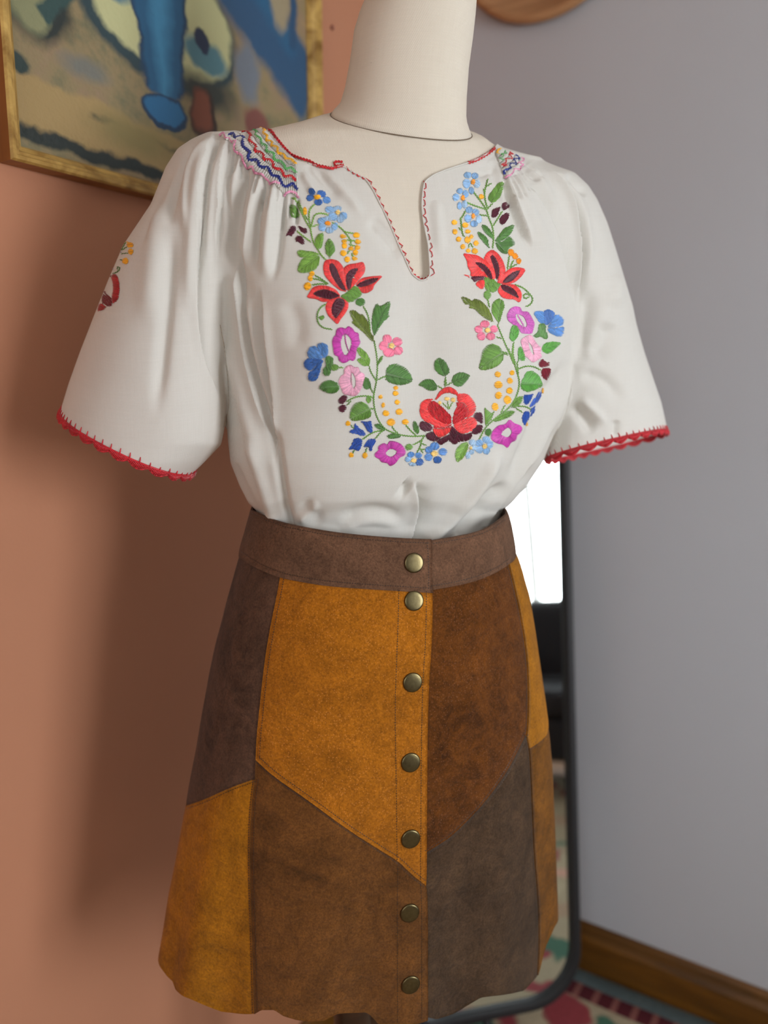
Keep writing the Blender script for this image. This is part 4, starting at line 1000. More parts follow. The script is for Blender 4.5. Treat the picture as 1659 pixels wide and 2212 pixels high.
NAMES = dict(red='red', sal='coral red', dred='deep red', plum='plum', wine='wine red', grn='green', lgr='light green', dgr='dark green', olv='olive green', fgr='bright green', blu='blue', mbl='mid blue', lbl='light blue',
    pbl='pale blue', dbl='royal blue', yel='yellow', pye='pale yellow', ora='orange', mag='magenta', mag2='mauve', ppk='pale pink', pnk='pink')
Z = {1: (600, 360, 300/1659), 2: (640, 640, 300/1659), 3: (860, 740, 380/1659), 4: (960, 360, 280/1475), 5: ZSL}
def zz(z, pts): ox, oy, k = Z[z]; return [(ox + x*k, oy + y*k) for x, y in pts]
def P_(s): v = [float(x) for x in s.replace(',', ' ').split()]; return list(zip(v[::2], v[1::2]))
def chaikin(P, it=1):
    P = np.array(P, float)
    for _ in range(it):
        N_ = np.roll(P, -1, 0); P = np.stack([P*.8+N_*.2, P*.2+N_*.8], 1).reshape(-1, 2)
    return P
def segs_on(poly, o, d):                            # crossings of the line o + t d with the polygon
    P = np.array(poly); Q_ = np.roll(P, -1, 0); e = Q_-P; den = d[0]*e[:, 1]-d[1]*e[:, 0]; r = P-o
    with np.errstate(divide='ignore', invalid='ignore'):
        t = (r[:, 0]*e[:, 1]-r[:, 1]*e[:, 0])/den; s = (r[:, 0]*d[1]-r[:, 1]*d[0])/den
    return np.sort(t[(np.abs(den) > 1e-9) & (s >= 0) & (s < 1)])
SP = 2.2
def stitch(T, a, b, w=2.6, h=.0010, lift=.00035):
    a, b = np.array(a, float), np.array(b, float); L = np.hypot(*(b-a))
    if L < .8: return
    j = rng.normal(0, .25, 2); b = b + j; hh = h*random.uniform(.75, 1.15)
    if L < 9: T.add([a, (a+b)/2, b], w, hh, lift)
    else: T.add([a, a+(b-a)*.22, a+(b-a)*.5, a+(b-a)*.78, b], w, hh, lift)
def flat(T, poly, ang, w=2.5, long_=24, lift=.00035):
    d = np.array([math.cos(ang), math.sin(ang)]); nrm = np.array([-d[1], d[0]]); P = np.array(poly); q = P@nrm
    for k, s in enumerate(np.arange(q.min()+SP*.4, q.max(), SP)):
        o = nrm*s; t = segs_on(poly, o, d)
        for i in range(0, len(t)-1, 2):
            a, b = t[i], t[i+1]
            if b-a > long_:
                n = int(math.ceil((b-a)/(long_*.7))); c = np.linspace(a, b, n+1); c[1:-1] += ((k % 3)-1)*long_*.2
                for u0, u1 in zip(c[:-1], c[1:]): stitch(T, o+d*(u0-.8), o+d*(u1+.8), w, lift=lift)
            else: stitch(T, o+d*a, o+d*b, w, lift=lift)
def leaf(T, poly, base, tip, ang=42, w=2.4, T2=None):
    base, tip = np.array(base), np.array(tip); ax = tip-base; L = np.hypot(*ax); ax /= L; a0 = math.atan2(ax[1], ax[0])
    for sg in (-1, 1):
        an = a0 + sg*math.radians(ang); d = np.array([math.cos(an), math.sin(an)]); st = SP/math.sin(math.radians(ang))
        for s in np.arange(-L*.55, L*1.02, st):
            o = base + ax*s; t = segs_on(poly, o, d); t = t[t > -.01]
            inside = inpoly(np.array([o[0]+d[0]*.3]), np.array([o[1]+d[1]*.3]), poly)[0]
            if inside and len(t): stitch(T, o, o+d*t[0], w)
            if not inside and len(t) >= 2: stitch(T, o+d*t[0], o+d*t[1], w)
    (T2 or T).add([base + ax*L*f for f in (0, .15, .3, .5, .7, .84)], 1.8, .0009, .0006)
def ringfill(T, outer, inner, w=2.6, sp=2.0):
    c = np.array(inner).mean(0); L = np.linalg.norm(np.diff(np.array(outer+outer[:1] if isinstance(outer, list) else np.concatenate([outer, outer[:1]])), axis=0), axis=1).sum()
    R = resamp(outer, int(L/sp), True)[:-1]; I_ = np.array(inner); Ii = resamp(inner, 80, True)[:-1]
    for p in R:
        v = c-p; dd = np.hypot(*(Ii-p).T)*1.0 + .35*np.hypot(*(Ii-c).T)*0; k = np.argmin(dd + .0)
        q = Ii[k]; t = segs_on(inner, p, (c-p)); t = t[(t > 0) & (t <= 1)]
        if len(t): q = .5*q + .5*(p + (c-p)*t[0])
        stitch(T, p, q, w)
def rope(T, pts, w=3.6, step=2.6):
    P = smooth_line(pts, 2) if len(pts) > 2 else np.array(pts, float)
    L = np.linalg.norm(np.diff(P, axis=0), axis=1).sum(); n = max(3, int(L/step)); R = resamp(P, n+1); G = np.gradient(R, axis=0); G /= np.linalg.norm(G, axis=1)[:, None]+1e-9
    for i in range(n):
        nn = np.array([-G[i][1], G[i][0]]); s = 1 if i % 2 else -1; c = (R[i]+R[i+1])/2; d = G[i]*step*.95
        T.add([c - d + nn*s*w*.10, c + nn*s*w*.30, c + d + nn*s*w*.02], w*.62, .0008, .0003, .4)
def ellp(cx, cy, rx, ry, a=0, n=14):
    a = math.radians(a); return [(cx + rx*math.cos(t)*math.cos(a) - ry*math.sin(t)*math.sin(a), cy + rx*math.cos(t)*math.sin(a) + ry*math.sin(t)*math.cos(a)) for t in np.linspace(0, 2*math.pi, n, endpoint=False)]
def new(): return Thread(bl_bvh)
def child(T, name, c, part, label=None):
    if part is None: return T.build(name, MT[c], blouse, None, label)
    o = T.build(name, MT[c], blouse)
    if o: o.parent = part; o.matrix_parent_inverse = Matrix.Identity(4)
    if o and label: o['label'] = label
    return o
def LEAF(z, c, poly, base, tip, ang=42, c2=None):
    T = new(); pl = chaikin(zz(z, P_(poly))); leaf(T, pl, zz(z, [base])[0], zz(z, [tip])[0], ang); return child(T, 'embroidered_leaf', c, None, NAMES[c]+' embroidered leaf')
def BLOB(z, c, poly, ang, name='embroidered_bud', part=None, label=None):
    T = new(); pl = chaikin(zz(z, P_(poly) if isinstance(poly, str) else poly)); flat(T, pl, math.radians(ang)); return child(T, name, c, part, label or (NAMES.get(c, '')+' '+name.replace('_', ' ')).strip())
def DOTS(z, c, s, ang=0):
    v = [float(x) for x in s.replace(',', ' ').split()]
    for i in range(0, len(v), 4):
        T = new(); flat(T, zz(z, ellp(*v[i:i+4])), math.radians(ang + random.uniform(-25, 25))); child(T, 'embroidered_berry', c, None)
def STEMS(z, c, lines, w=3.7):
    for s in lines.split(';'):
        if s.strip(): T = new(); rope(T, zz(z, P_(s)), w); child(T, 'embroidered_stem', c, None)
def FLOWER(z, cc, ctr, petals, label, pc):          # centre + elliptical petals
    T = new(); cpl = zz(z, ellp(*ctr)); flat(T, cpl, .3, lift=.0008); f = child(T, 'embroidered_flower', cc, None, label)
    c0_ = np.array(zz(z, [ctr[:2]])[0])
    for i, p in enumerate(petals):
        T = new(); pp = zz(z, ellp(*p)); m = np.array(zz(z, [p[:2]])[0]); d = m-c0_
        flat(T, pp, math.atan2(d[1], d[0]) + .25); child(T, 'petal', pc[i % len(pc)] if isinstance(pc, (list, tuple)) else pc, f)
def RING(z, c, outer, inner, label, line=None, lc=None):
    T = new(); o, i_ = chaikin(zz(z, P_(outer))), chaikin(zz(z, P_(inner))); ringfill(T, o, i_); f = child(T, 'embroidered_flower', c, None, label)
    if line: T = new(); rope(T, zz(z, P_(line)), 2.6); child(T, 'stamen', lc or c, f)
def LILY(z, petals, label):
    root = None
    for outer, core in petals:
        T = new(); o = chaikin(zz(z, P_(outer))); T2 = new(); i_ = chaikin(zz(z, P_(core)))
        ringfill(T, o, i_, 2.7, 1.95); flat(T2, i_, math.atan2(*(i_[-1]-i_[len(i_)//2])[::-1]) + 1.2, 2.6, 18)
        if root is None: root = child(T, 'embroidered_lily', 'sal', None, label)
        else: child(T, 'petal', 'sal', root)
        child(T2, 'petal_core', 'plum', root)
    return root

# ---- left garland, upper part
STEMS(1, 'lgr', '190 370,230 430,290 560,340 660,390 740;250 410,290 520,360 640;440 450,380 510,370 600,390 720,400 800,430 920,480 990,520 1060,575 1115;600 575,520 555,440 570,420 640,400 720;480 690,420 720;650 670,740 720,800 780,860 860,880 920;800 780,900 800;860 880,810 880;870 880,930 890;850 930,920 950;860 1000,830 1040;880 1040,900 1080;230 770,300 830,400 900;165 380,215 385')
FLOWER(1, 'yel', (475,365,42,28,5), [(410,298,50,38,50),(520,328,56,42,10),(585,402,52,40,20),(485,425,48,46,0),(388,372,50,40,-20)], 'blue five-petalled embroidered flower', ('blu','blu','mbl','blu','blu'))
FLOWER(1, 'pye', (718,548,30,28,0), [(628,515,66,40,8),(715,508,52,40,0),(785,590,52,45,30),(750,628,46,48,0),(662,600,58,46,30)], 'pale blue embroidered flower', ('lbl','pbl'))
FLOWER(1, 'ora', (598,682,38,27,15), [(527,650,56,44,0),(598,625,50,34,0),(680,718,42,50,20),(620,762,50,42,0),(532,728,48,48,0)], 'light blue embroidered flower', ('lbl','pbl'))
DOTS(1, 'yel', '325 535 28 50,940 820 45 32,780 835 38 25,795 892 36 22,797 945 35 38,957 898 40 30,953 967 36 30,875 980 35 25,928 1027 35 38,785 1035 42 35,830 1110 38 35,918 1100 35 25,410 1280 35 30,390 1335 33 35,357 1430 48 48')
BLOB(1, 'plum', '95 835,130 760,170 710,215 712,222 765,190 800,160 838,130 815', -35); BLOB(1, 'plum', '238 705,300 730,350 745,360 790,320 808,270 770', 30); BLOB(1, 'plum', '205 855,240 820,290 840,328 900,315 940,270 915,215 890', 35)
LEAF(1, 'grn', '145 455,200 455,250 540,270 605,210 612,160 605,132 500', (262,605), (165,460)); LEAF(1, 'lgr', '445 965,438 880,480 808,548 790,548 880,532 960,495 988', (495,985), (540,797))
LEAF(1, 'grn', '610 848,662 900,692 990,662 1060,625 1105,578 1050,558 940', (625,1103), (612,852)); LEAF(1, 'lgr', '222 1012,280 993,350 1008,430 1015,512 1050,400 1068,330 1088,260 1085', (510,1052), (228,1018))
LEAF(1, 'lgr', '502 1058,497 1150,460 1230,380 1268,300 1278,233 1255,243 1180,290 1092,370 1068', (495,1065), (245,1258))
LILY(1, [('562 1120,640 1102,720 1122,772 1180,795 1240,808 1340,828 1500,740 1482,640 1400,556 1300,538 1200', '622 1165,660 1152,702 1215,742 1330,790 1420,822 1492,760 1472,700 1400,640 1300,612 1210'),
 ('790 1202,850 1165,950 1153,1020 1135,1047 1200,1042 1260,990 1332,930 1405,860 1478,825 1482,805 1330,790 1250', '850 1250,900 1220,957 1218,952 1260,900 1310,880 1380,870 1462,838 1478,815 1400,815 1300'),
 ('1000 1330,1120 1310,1258 1303,1202 1360,1152 1420,1132 1480,1060 1518,1000 1512,960 1440,928 1412', '935 1412,1040 1360,1130 1335,1212 1333,1160 1385,1080 1420,1000 1442,960 1442'),
 ('342 1567,380 1500,420 1440,500 1418,600 1423,700 1470,752 1545,700 1582,600 1617,530 1622,460 1582', '418 1520,480 1480,560 1468,660 1493,747 1545,690 1572,620 1587,540 1572,450 1547'),
 ('608 1600,680 1568,750 1558,848 1618,842 1700,792 1780,747 1832,715 1893,650 1832,600 1782,568 1700,573 1640', '700 1578,762 1573,802 1620,792 1680,742 1750,700 1817,680 1812,640 1740,648 1660')], 'large coral red and plum embroidered lily, left of the slit')
BLOB(1, 'grn', '745 1545,820 1510,900 1422,950 1440,992 1480,1002 1540,950 1572,900 1612,850 1622,790 1592', 20, 'embroidered_calyx'); BLOB(1, 'dgr', ellp(985,1620,60,50), 25, 'embroidered_calyx')
STEMS(1, 'grn', '1020 1670,1070 1750,1095 1860,1100 1960;580 1640,510 1680,470 1760,475 1860,540 1930,650 1945;445 1300,520 1340,600 1400;420 1340,500 1350,600 1400;410 1415,500 1400,600 1405')
BLOB(1, 'grn', '475 1800,540 1775,568 1800,530 1842', 20, 'embroidered_leaf')
# ---- left garland, lower part
LEAF(2, 'olv', '633 173,700 163,760 220,790 208,852 290,872 350,887 430,927 490,932 555,870 512,800 432,700 352,652 312,680 290,648 240', (930,550), (640,185), 38)
LEAF(2, 'dgr', '905 402,898 300,913 160,960 78,1000 125,1110 53,1128 90,1097 210,1118 240,1042 300,992 380,925 487', (922,482), (1090,85), 38)
RING(2, 'mag', '468 462,480 390,540 368,590 390,622 353,672 380,702 430,747 440,750 500,770 550,742 600,722 630,710 742,682 777,640 760,600 792,560 803,508 772,500 720,448 702,438 620,423 550,438 490', '585 450,630 480,660 530,650 610,610 700,575 705,545 650,530 560,545 480', 'oval magenta embroidered flower, left garland', '580 458,590 560,630 670')
f = BLOB(2, 'mbl', '245 600,258 570,320 553,372 580,392 650,372 712,330 742,290 682', 62, 'embroidered_flower', None, 'blue fan-shaped embroidered flower, left garland')
for s, a_ in (('125 692,160 608,210 588,250 612,290 682,330 747,230 752,150 737', 30), ('88 782,140 735,328 750,250 812,200 872,150 892,98 852', -15), ('330 757,300 832,290 892,250 1002,200 1018,148 1002,138 930,200 872,260 802', -50)): BLOB(2, 'blu' if a_ < 0 else 'mbl', s, a_, 'petal', f)
BLOB(2, 'dgr', '345 735,390 708,442 730,442 800,422 860,400 942,360 957,318 932,318 860,358 830', 80, 'embroidered_calyx'); BLOB(2, 'grn', ellp(458,850,48,42), 60, 'embroidered_calyx')
RING(2, 'ppk', '568 872,600 830,650 813,700 850,742 838,762 900,822 930,817 1000,792 1060,772 1120,722 1187,670 1193,620 1182,560 1172,528 1090,498 1020,528 950,570 930', '645 925,680 915,708 990,710 1060,688 1105,662 1075,642 1010', 'oval pale pink embroidered flower, left garland', '655 930,665 1090')
FLOWER(2, 'pye', (1135,592,36,32,0), [(1085,510,60,52,40),(1205,545,64,54,0),(1215,650,60,54,0),(1105,672,72,58,0),(1040,590,58,56,0)], 'small pink embroidered flower, left garland', 'pnk')
LEAF(2, 'lgr', '713 640,750 603,800 640,852 690,887 770,872 832,820 782,750 712', (870,833), (730,622)); LEAF(2, 'lgr', '718 752,770 728,850 800,867 840,790 832,740 792', (863,836), (722,748))
STEMS(2, 'grn', '870 840,890 910,950 1000;930 540,960 700,970 830,960 1000,940 1100,920 1200,930 1330,970 1470,1050 1580,1130 1620,1250 1660,1400 1675,1530 1665;975 1000,1030 965,1075 955;885 1090,920 1160;600 1260,680 1210,770 1190,880 1190,920 1215;610 1300,650 1250;890 1340,930 1345;500 850,560 850')
LEAF(2, 'dgr', '1063 952,1068 870,1120 813,1200 803,1302 850,1362 920,1398 1010,1330 1047,1230 1067,1130 1042,1068 1002', (1068,935), (1392,1010), 52); LEAF(2, 'dgr', '262 1092,320 1018,400 993,472 1020,523 1080,490 1142,430 1167,350 1152', (520,1080), (268,1095), 48)
LEAF(2, 'dgr', '825 953,872 990,898 1060,872 1112,820 1112,788 1060,798 990', (878,1105), (830,957)); LEAF(2, 'grn', '1035 700,1030 760,990 800,965 830,985 740', (970,828), (1035,702)); BLOB(2, 'grn', '838 1190,890 1188,902 1240,862 1287,833 1240', 60, 'embroidered_leaf')
BLOB(2, 'plum', '528 1200,570 1178,617 1190,602 1240,560 1287,508 1282,493 1240', -20); BLOB(2, 'plum', '493 1330,540 1293,602 1310,602 1350,560 1392,518 1377', 10)
LEAF(2, 'grn', '633 1442,650 1350,690 1280,760 1253,822 1270,872 1320,902 1400,882 1452,800 1477,700 1492,650 1482', (895,1345), (645,1468), 55); LEAF(2, 'dgr', '928 1530,980 1513,1042 1560,1072 1602,980 1592,938 1562', (1066,1597), (932,1530))
for s, a_ in (('763 1485,830 1500,892 1478,902 1540,918 1610,882 1637,850 1602,820 1542', 60), ('695 1508,740 1560,800 1600,833 1650,800 1672,740 1652,690 1642,628 1625,640 1600,690 1590', 30), ('690 1698,740 1688,792 1720,782 1780,752 1852,710 1842,690 1822,623 1832,660 1770', -50), ('868 1698,952 1700,942 1760,912 1800,900 1852,875 1847,868 1800,798 1805,830 1750', -60)): BLOB(2, 'dbl', s, a_, 'embroidered_bellflower', None, 'royal blue embroidered bellflower, left garland')
DOTS(2, 'yel', '618 1520 32 33,658 1897 32 33,820 1900 35 36,1187 1093 33 22,1185 1160 38 30,1005 1203 28 25,1205 1265 36 30,1037 1300 26 30,1070 1397 45 35,1227 1380 46 38,1130 1505 55 45,1300 1500 45 33')
STEMS(2, 'grn', '650 1540,690 1580;690 1840,675 1870;840 1810,825 1870;790 1710,870 1650,940 1615,1050 1600;945 1700,1000 1630,1040 1600;1140 1550,1170 1600,1220 1640;1305 1535,1370 1610,1430 1660;1395 1775,1500 1720,1530 1665;1500 1720,1480 1800,1440 1865;1480 1750,1550 1780;1470 1800,1510 1870;1490 1830,1530 1830')
LEAF(2, 'dgr', '1073 1665,1150 1628,1252 1660,1232 1692,1110 1707', (1248,1665), (1078,1665)); LEAF(2, 'dgr', '1383 1520,1410 1478,1452 1530,1472 1600,1452 1652,1398 1600', (1445,1648), (1407,1482)); BLOB(2, 'grn', ellp(1345,1800,47,40), 20, 'embroidered_calyx')
RING(2, 'mag', '928 1880,980 1840,973 1790,1040 1748,1090 1770,1110 1723,1180 1728,1252 1760,1292 1810,1312 1870,1292 1902,1240 1922,1182 2002,1120 2033,1090 1992,1010 1982,988 1942,938 1922', '1060 1870,1110 1820,1160 1825,1205 1850,1180 1890,1130 1920,1085 1900', 'magenta embroidered flower, lower left of the garland')
FLOWER(2, 'pye', (1400,1960,36,26,0), [(1368,1890,42,38,0),(1460,1900,44,38,0),(1472,1980,52,44,0),(1385,2005,46,26,0),(1333,1945,40,36,0)], 'small blue embroidered flower under the garland, left one', ('mbl','mbl','blu','pbl','lbl'))
# ---- the rose and the lower right part
FLOWER(3, 'pye', (340,1045,34,27,0), [(345,975,43,40,0),(420,1030,43,36,0),(370,1105,41,36,0),(285,1080,41,36,0),(290,1010,38,34,0)], 'small blue embroidered flower under the rose', ('mbl','mbl','blu','mbl','mbl'))
LEAF(3, 'dgr', '333 210,345 168,385 138,442 170,482 240,482 290,440 322,388 302,343 260', (445,318), (372,145)); LEAF(3, 'dgr', '508 340,530 298,590 273,688 305,642 370,590 422,530 402,503 375', (503,380), (682,308), 48); LEAF(3, 'dgr', '183 400,250 343,320 343,362 385,372 430,340 457,280 452,228 417', (372,415), (188,398), 48)
STEMS(3, 'grn', '375 410,420 435;445 325,455 400;505 375,460 405;440 350,440 415')
f = BLOB(3, 'sal', '345 540,380 470,430 422,490 412,552 450,570 512,540 492,500 480,450 475,400 500,370 535', 80, 'embroidered_rose', None, 'large coral red and plum embroidered rose at the garland centre')
BLOB(3, 'sal', '200 640,205 570,260 530,335 530,300 570,275 620,300 680,350 722,440 765,505 762,440 802,340 782,250 742,213 700', 25, 'petal', f)
BLOB(3, 'dred', '272 620,300 560,345 548,430 620,500 690,503 768,440 765,350 722,298 680', 65, 'petal', f)
BLOB(3, 'sal', '568 480,640 478,702 530,738 600,722 660,680 702,640 712,662 640,620 572,562 558,548 520', -30, 'petal', f)
BLOB(3, 'dred', '548 556,620 570,664 640,652 700,560 752,510 772,520 680,552 610', -65, 'petal', f)
BLOB(3, 'dred', '340 780,440 800,505 765,500 792,400 812,325 800', 20, 'petal', f); BLOB(3, 'sal', '323 800,400 812,502 790,492 840,440 882,390 898,343 872', 75, 'petal', f); BLOB(3, 'sal', '513 770,600 730,702 698,742 740,737 790,680 842,600 862,548 832', -35, 'petal', f)
for s, a_ in (('198 770,220 738,270 750,327 790,312 832,250 843,203 812', 30), ('253 860,330 830,352 880,412 900,350 938,278 917', 60), ('358 930,420 890,492 858,482 920,400 972', 80), ('503 780,550 830,620 865,702 840,692 900,640 933,560 933,550 957,500 952,468 900,488 840', 75), ('700 700,730 653,792 663,803 710,797 770,750 742', 20), ('738 770,797 778,793 842,740 868,700 862,688 830', 40)): BLOB(3, 'plum', s, a_, 'petal', f)
DOTS(3, 'pye', '392 568 20 18,460 530 28 18,518 540 25 22'); STEMS(3, 'lgr', '420 570,475 625;465 555,478 620;510 565,480 625', 2.8)
LEAF(3, 'grn', '753 247,775 170,790 80,840 18,900 8,962 40,992 100,987 170,942 222,870 252,798 264', (988,105), (760,246), 52)
STEMS(3, 'grn', '990 100,1035 115;1040 60,1050 90,1090 180,1120 280,1145 370,1130 460,1100 540,1040 620,960 680,890 735,820 800,765 910;1085 40,1080 120,1105 200;1120 180,1125 240,1130 290;1130 250,1200 220,1280 225,1340 260;1005 590,970 660;900 650,870 730;1120 600,1200 600,1250 630;1110 620,1170 655')
LEAF(3, 'fgr', '1123 130,1128 50,1155 33,1192 100,1197 165,1160 178', (1130,180), (1155,38)); BLOB(3, 'wine', '1318 195,1355 148,1395 183,1432 190,1422 222,1370 234,1328 222', 20); BLOB(3, 'wine', '1343 265,1370 238,1438 238,1432 310,1390 358,1353 322', 70)
LEAF(3, 'fgr', '1148 390,1180 328,1210 273,1260 263,1322 300,1352 360,1361 410,1300 442,1220 471,1163 442', (1150,388), (1352,395), 55)
DOTS(3, 'yel', '938 300 32 27,1072 285 25 24,943 398 42 36,1052 360 30 30,945 497 36 34,1049 453 33 30,1028 540 38 40,912 605 33 37,1363 455 12 28,1210 770 12 22')
LEAF(3, 'grn', '1177 503,1167 560,1120 612,1063 612,1088 540,1130 508', (1062,613), (1172,507)); LEAF(3, 'grn', '888 737,950 678,1040 638,1108 645,1070 692,1000 722,930 748', (893,738), (1100,648)); LEAF(3, 'grn', '808 603,860 650,892 670,872 730,820 784,818 700', (825,783), (815,607))
for s, a_ in (('1180 488,1230 490,1277 478,1252 540,1215 587,1183 580', 80), ('1233 602,1280 528,1335 453,1352 490,1312 562,1250 607', -60), ('1163 700,1190 648,1232 643,1237 700,1217 742,1190 782,1168 742', 90), ('1238 692,1250 620,1292 588,1282 652,1245 702', -70)): BLOB(3, 'dbl', s, a_, 'embroidered_bellflower', None, 'royal blue embroidered bellflower, right garland')
RING(3, 'mag', '888 830,940 778,1010 768,1050 718,1090 758,1152 780,1173 810,1152 852,1122 872,1112 922,1060 942,1030 998,990 962,930 952,878 922,867 880', '960 865,1000 820,1035 795,1070 830,1060 870,1030 895,990 880', 'magenta embroidered flower, lower right of the garland')
BLOB(3, 'dgr', ellp(848,845,34,37), 30, 'embroidered_calyx')
FLOWER(3, 'pye', (812,978,24,23,0), [(830,915,38,34,0),(865,960,32,37,0),(830,1020,36,36,0),(765,1010,40,34,0),(765,945,38,34,0)], 'light blue embroidered flower, lower right of the rose', 'lbl')
FLOWER(3, 'pye', (683,993,15,15,0), [(700,942,34,30,0),(718,992,28,27,0),(690,1032,25,24,0),(657,1062,24,36,10)], 'pale blue half-opened embroidered flower beside the leaf', 'pbl')
LEAF(3, 'lgr', '528 1062,550 990,600 948,663 937,658 1000,622 1082,553 1138', (655,945), (552,1132), 45)
# ---- right garland, upper part
STEMS(4, 'grn', '490 145,470 230,450 300,465 400,490 480;440 260,460 290;530 190,480 230;330 290,400 380,480 490,500 580,550 690,560 830,545 930;255 410,350 450,480 490;400 550,490 560;545 420,490 480;655 510,600 600,550 680;240 500,200 580,170 600;185 600,200 760,225 800;160 700,200 730;290 870,270 920;300 880,320 920;735 1020,715 1170;780 1070,740 1160;820 1110,750 1150;490 1500,510 1600;800 1345,890 1375,950 1430,1010 1500,980 1570,925 1595;960 1480,930 1505,895 1490,900 1455,940 1445,965 1465;600 1800,650 1920,700 2040,760 2170,790 2250;590 1940,650 1955;785 2000,770 2100,770 2212;660 2110,720 2120')
FLOWER(4, 'ora', (322,183,25,32,0), [(262,100,42,38,20),(345,108,40,38,0),(368,200,38,46,0),(305,275,32,44,0),(250,195,46,54,0)], 'light blue embroidered flower, topmost of the right garland', ('lbl','lbl','pbl'))
FLOWER(4, 'ora', (207,362,22,32,0), [(175,280,36,36,0),(240,312,34,46,0),(228,430,30,50,0),(170,447,28,46,0),(130,350,40,42,0)], 'light blue embroidered flower, nearest the slit on the right garland', ('lbl','lbl','pbl'))
FLOWER(4, 'ora', (325,567,22,30,0), [(280,495,42,40,0),(355,520,40,40,0),(390,602,34,48,0),(335,652,42,40,0),(265,592,42,44,0)], 'light blue embroidered flower above the yellow berries', ('lbl','lbl','pbl'))
LEAF(4, 'grn', '677 168,662 270,642 340,580 402,540 422,498 382,498 330,550 258,610 188', (530,418), (670,174), 40)
BLOB(4, 'plum', '528 560,540 500,580 468,637 458,622 520,580 577,550 587', -50); BLOB(4, 'plum', '643 462,655 420,700 398,758 440,720 482,670 507', -30); BLOB(4, 'plum', '618 612,650 560,700 523,737 540,717 620,660 668,630 642', -55)
DOTS(4, 'yel', '420 345 32 30,112 637 34 30,235 668 38 30,118 742 30 32,265 740 34 24,160 828 32 30,262 835 38 38,305 800 25 25,358 873 32 30,208 912 30 28,270 958 28 24,345 962 38 32'); DOTS(4, 'ora', '755 978 38 42,803 1022 32 38,845 1078 30 36', -60)
LEAF(4, 'dgr', '413 658,470 668,532 730,562 832,510 802,438 732', (558,828), (418,665)); LEAF(4, 'dgr', '368 733,440 768,492 820,502 890,517 938,458 882,388 802', (513,930), (373,740)); LEAF(4, 'dgr', '573 842,620 778,680 698,798 653,772 740,722 802,640 852,580 862', (580,850), (790,658)); LEAF(4, 'dgr', '573 860,650 860,740 788,803 860,803 890,722 932,717 1002,650 987,598 932', (580,865), (712,990), 50)
LILY(4, [('203 985,300 998,370 1008,442 1050,522 1120,572 1200,582 1282,520 1282,450 1252,380 1252,290 1252,300 1200,262 1150,252 1060', '343 1090,400 1088,472 1130,522 1190,547 1272,510 1292,480 1242,430 1172,358 1127'),
 ('440 1050,480 978,540 943,602 980,662 1060,692 1150,693 1222,640 1292,590 1292,560 1200,500 1110', '508 1040,545 998,592 1060,622 1150,622 1232,600 1292,580 1272,570 1190,550 1120'),
 ('700 1190,760 1153,840 1143,928 1168,882 1242,810 1312,740 1342,640 1332,590 1320,640 1270', '650 1320,700 1258,780 1198,862 1178,832 1240,770 1302,700 1327'),
 ('640 1338,720 1338,800 1343,862 1400,883 1460,857 1553,790 1512,720 1512,650 1492,598 1412', '635 1343,700 1348,782 1390,822 1440,847 1508,780 1472,700 1432,650 1402')], 'large coral red and plum embroidered lily, right of the slit')
BLOB(4, 'plum', '288 1255,380 1243,452 1250,452 1292,390 1292,345 1318', 30, 'embroidered_petal'); BLOB(4, 'sal', '348 1330,390 1293,452 1290,458 1350,437 1403,390 1382', 60, 'embroidered_petal'); BLOB(4, 'sal', '213 1230,260 1236,300 1258,280 1262', 15, 'embroidered_petal')
BLOB(4, 'grn', '455 1258,500 1258,520 1290,560 1278,592 1320,643 1338,602 1402,560 1433,510 1422,468 1402,448 1340', 70, 'embroidered_calyx'); BLOB(4, 'grn', ellp(487,1460,46,50), 10, 'embroidered_calyx')
LEAF(4, 'olv', '183 1473,270 1498,310 1530,350 1498,422 1530,492 1600,532 1680,562 1772,480 1742,400 1682,340 1622,272 1612,290 1570,218 1562', (555,1765), (190,1480), 38); LEAF(4, 'grn', '533 1590,560 1528,620 1498,667 1520,687 1590,662 1650,642 1730,620 1803,570 1742,538 1660', (612,1798), (640,1505), 38)
FLOWER(4, 'pye', (488,1862,32,28,0), [(460,1792,52,44,0),(560,1850,50,42,0),(525,1932,52,46,0),(418,1928,52,52,0),(388,1850,50,44,0)], 'small pink embroidered flower, right garland', 'pnk')
RING(4, 'mag2', '703 1690,740 1618,800 1588,862 1600,877 1650,950 1648,992 1710,1028 1780,1012 1850,992 1903,920 1903,870 1897,838 1832,768 1792,718 1752', '805 1680,850 1680,900 1710,940 1790,925 1830,880 1820,830 1770,805 1720', 'oval mauve embroidered flower, right garland', '830 1690,900 1810')
f = BLOB(4, 'mbl', '1008 1665,1060 1638,1120 1648,1142 1700,1142 1780,1110 1792,1060 1752', 40, 'embroidered_flower', None, 'blue fan-shaped embroidered flower, right garland')
for s, a_ in (('1120 1650,1180 1623,1248 1650,1247 1720,1170 1803,1130 1792', 80), ('1250 1688,1310 1683,1353 1740,1353 1800,1260 1832,1163 1832,1210 1770', -25), ('1165 1838,1260 1835,1363 1818,1357 1880,1322 1938,1250 1922,1188 1892', 25)): BLOB(4, 'mbl' if a_ < 80 else 'blu', s, a_, 'petal', f)
BLOB(4, 'dgr', '1068 1800,1110 1783,1147 1800,1152 1860,1177 1952,1140 1963,1100 1932,1040 1952,1003 1922,1060 1882', 80, 'embroidered_calyx')
RING(4, 'ppk', '863 1970,920 1928,980 1908,1012 1960,1062 2030,1103 2060,1092 2120,1112 2162,1060 2203,1000 2233,950 2182,898 2152,888 2080,868 2010', '945 1990,970 2000,1010 2090,1020 2150,985 2130,960 2060', 'oval pale pink embroidered flower, right garland')
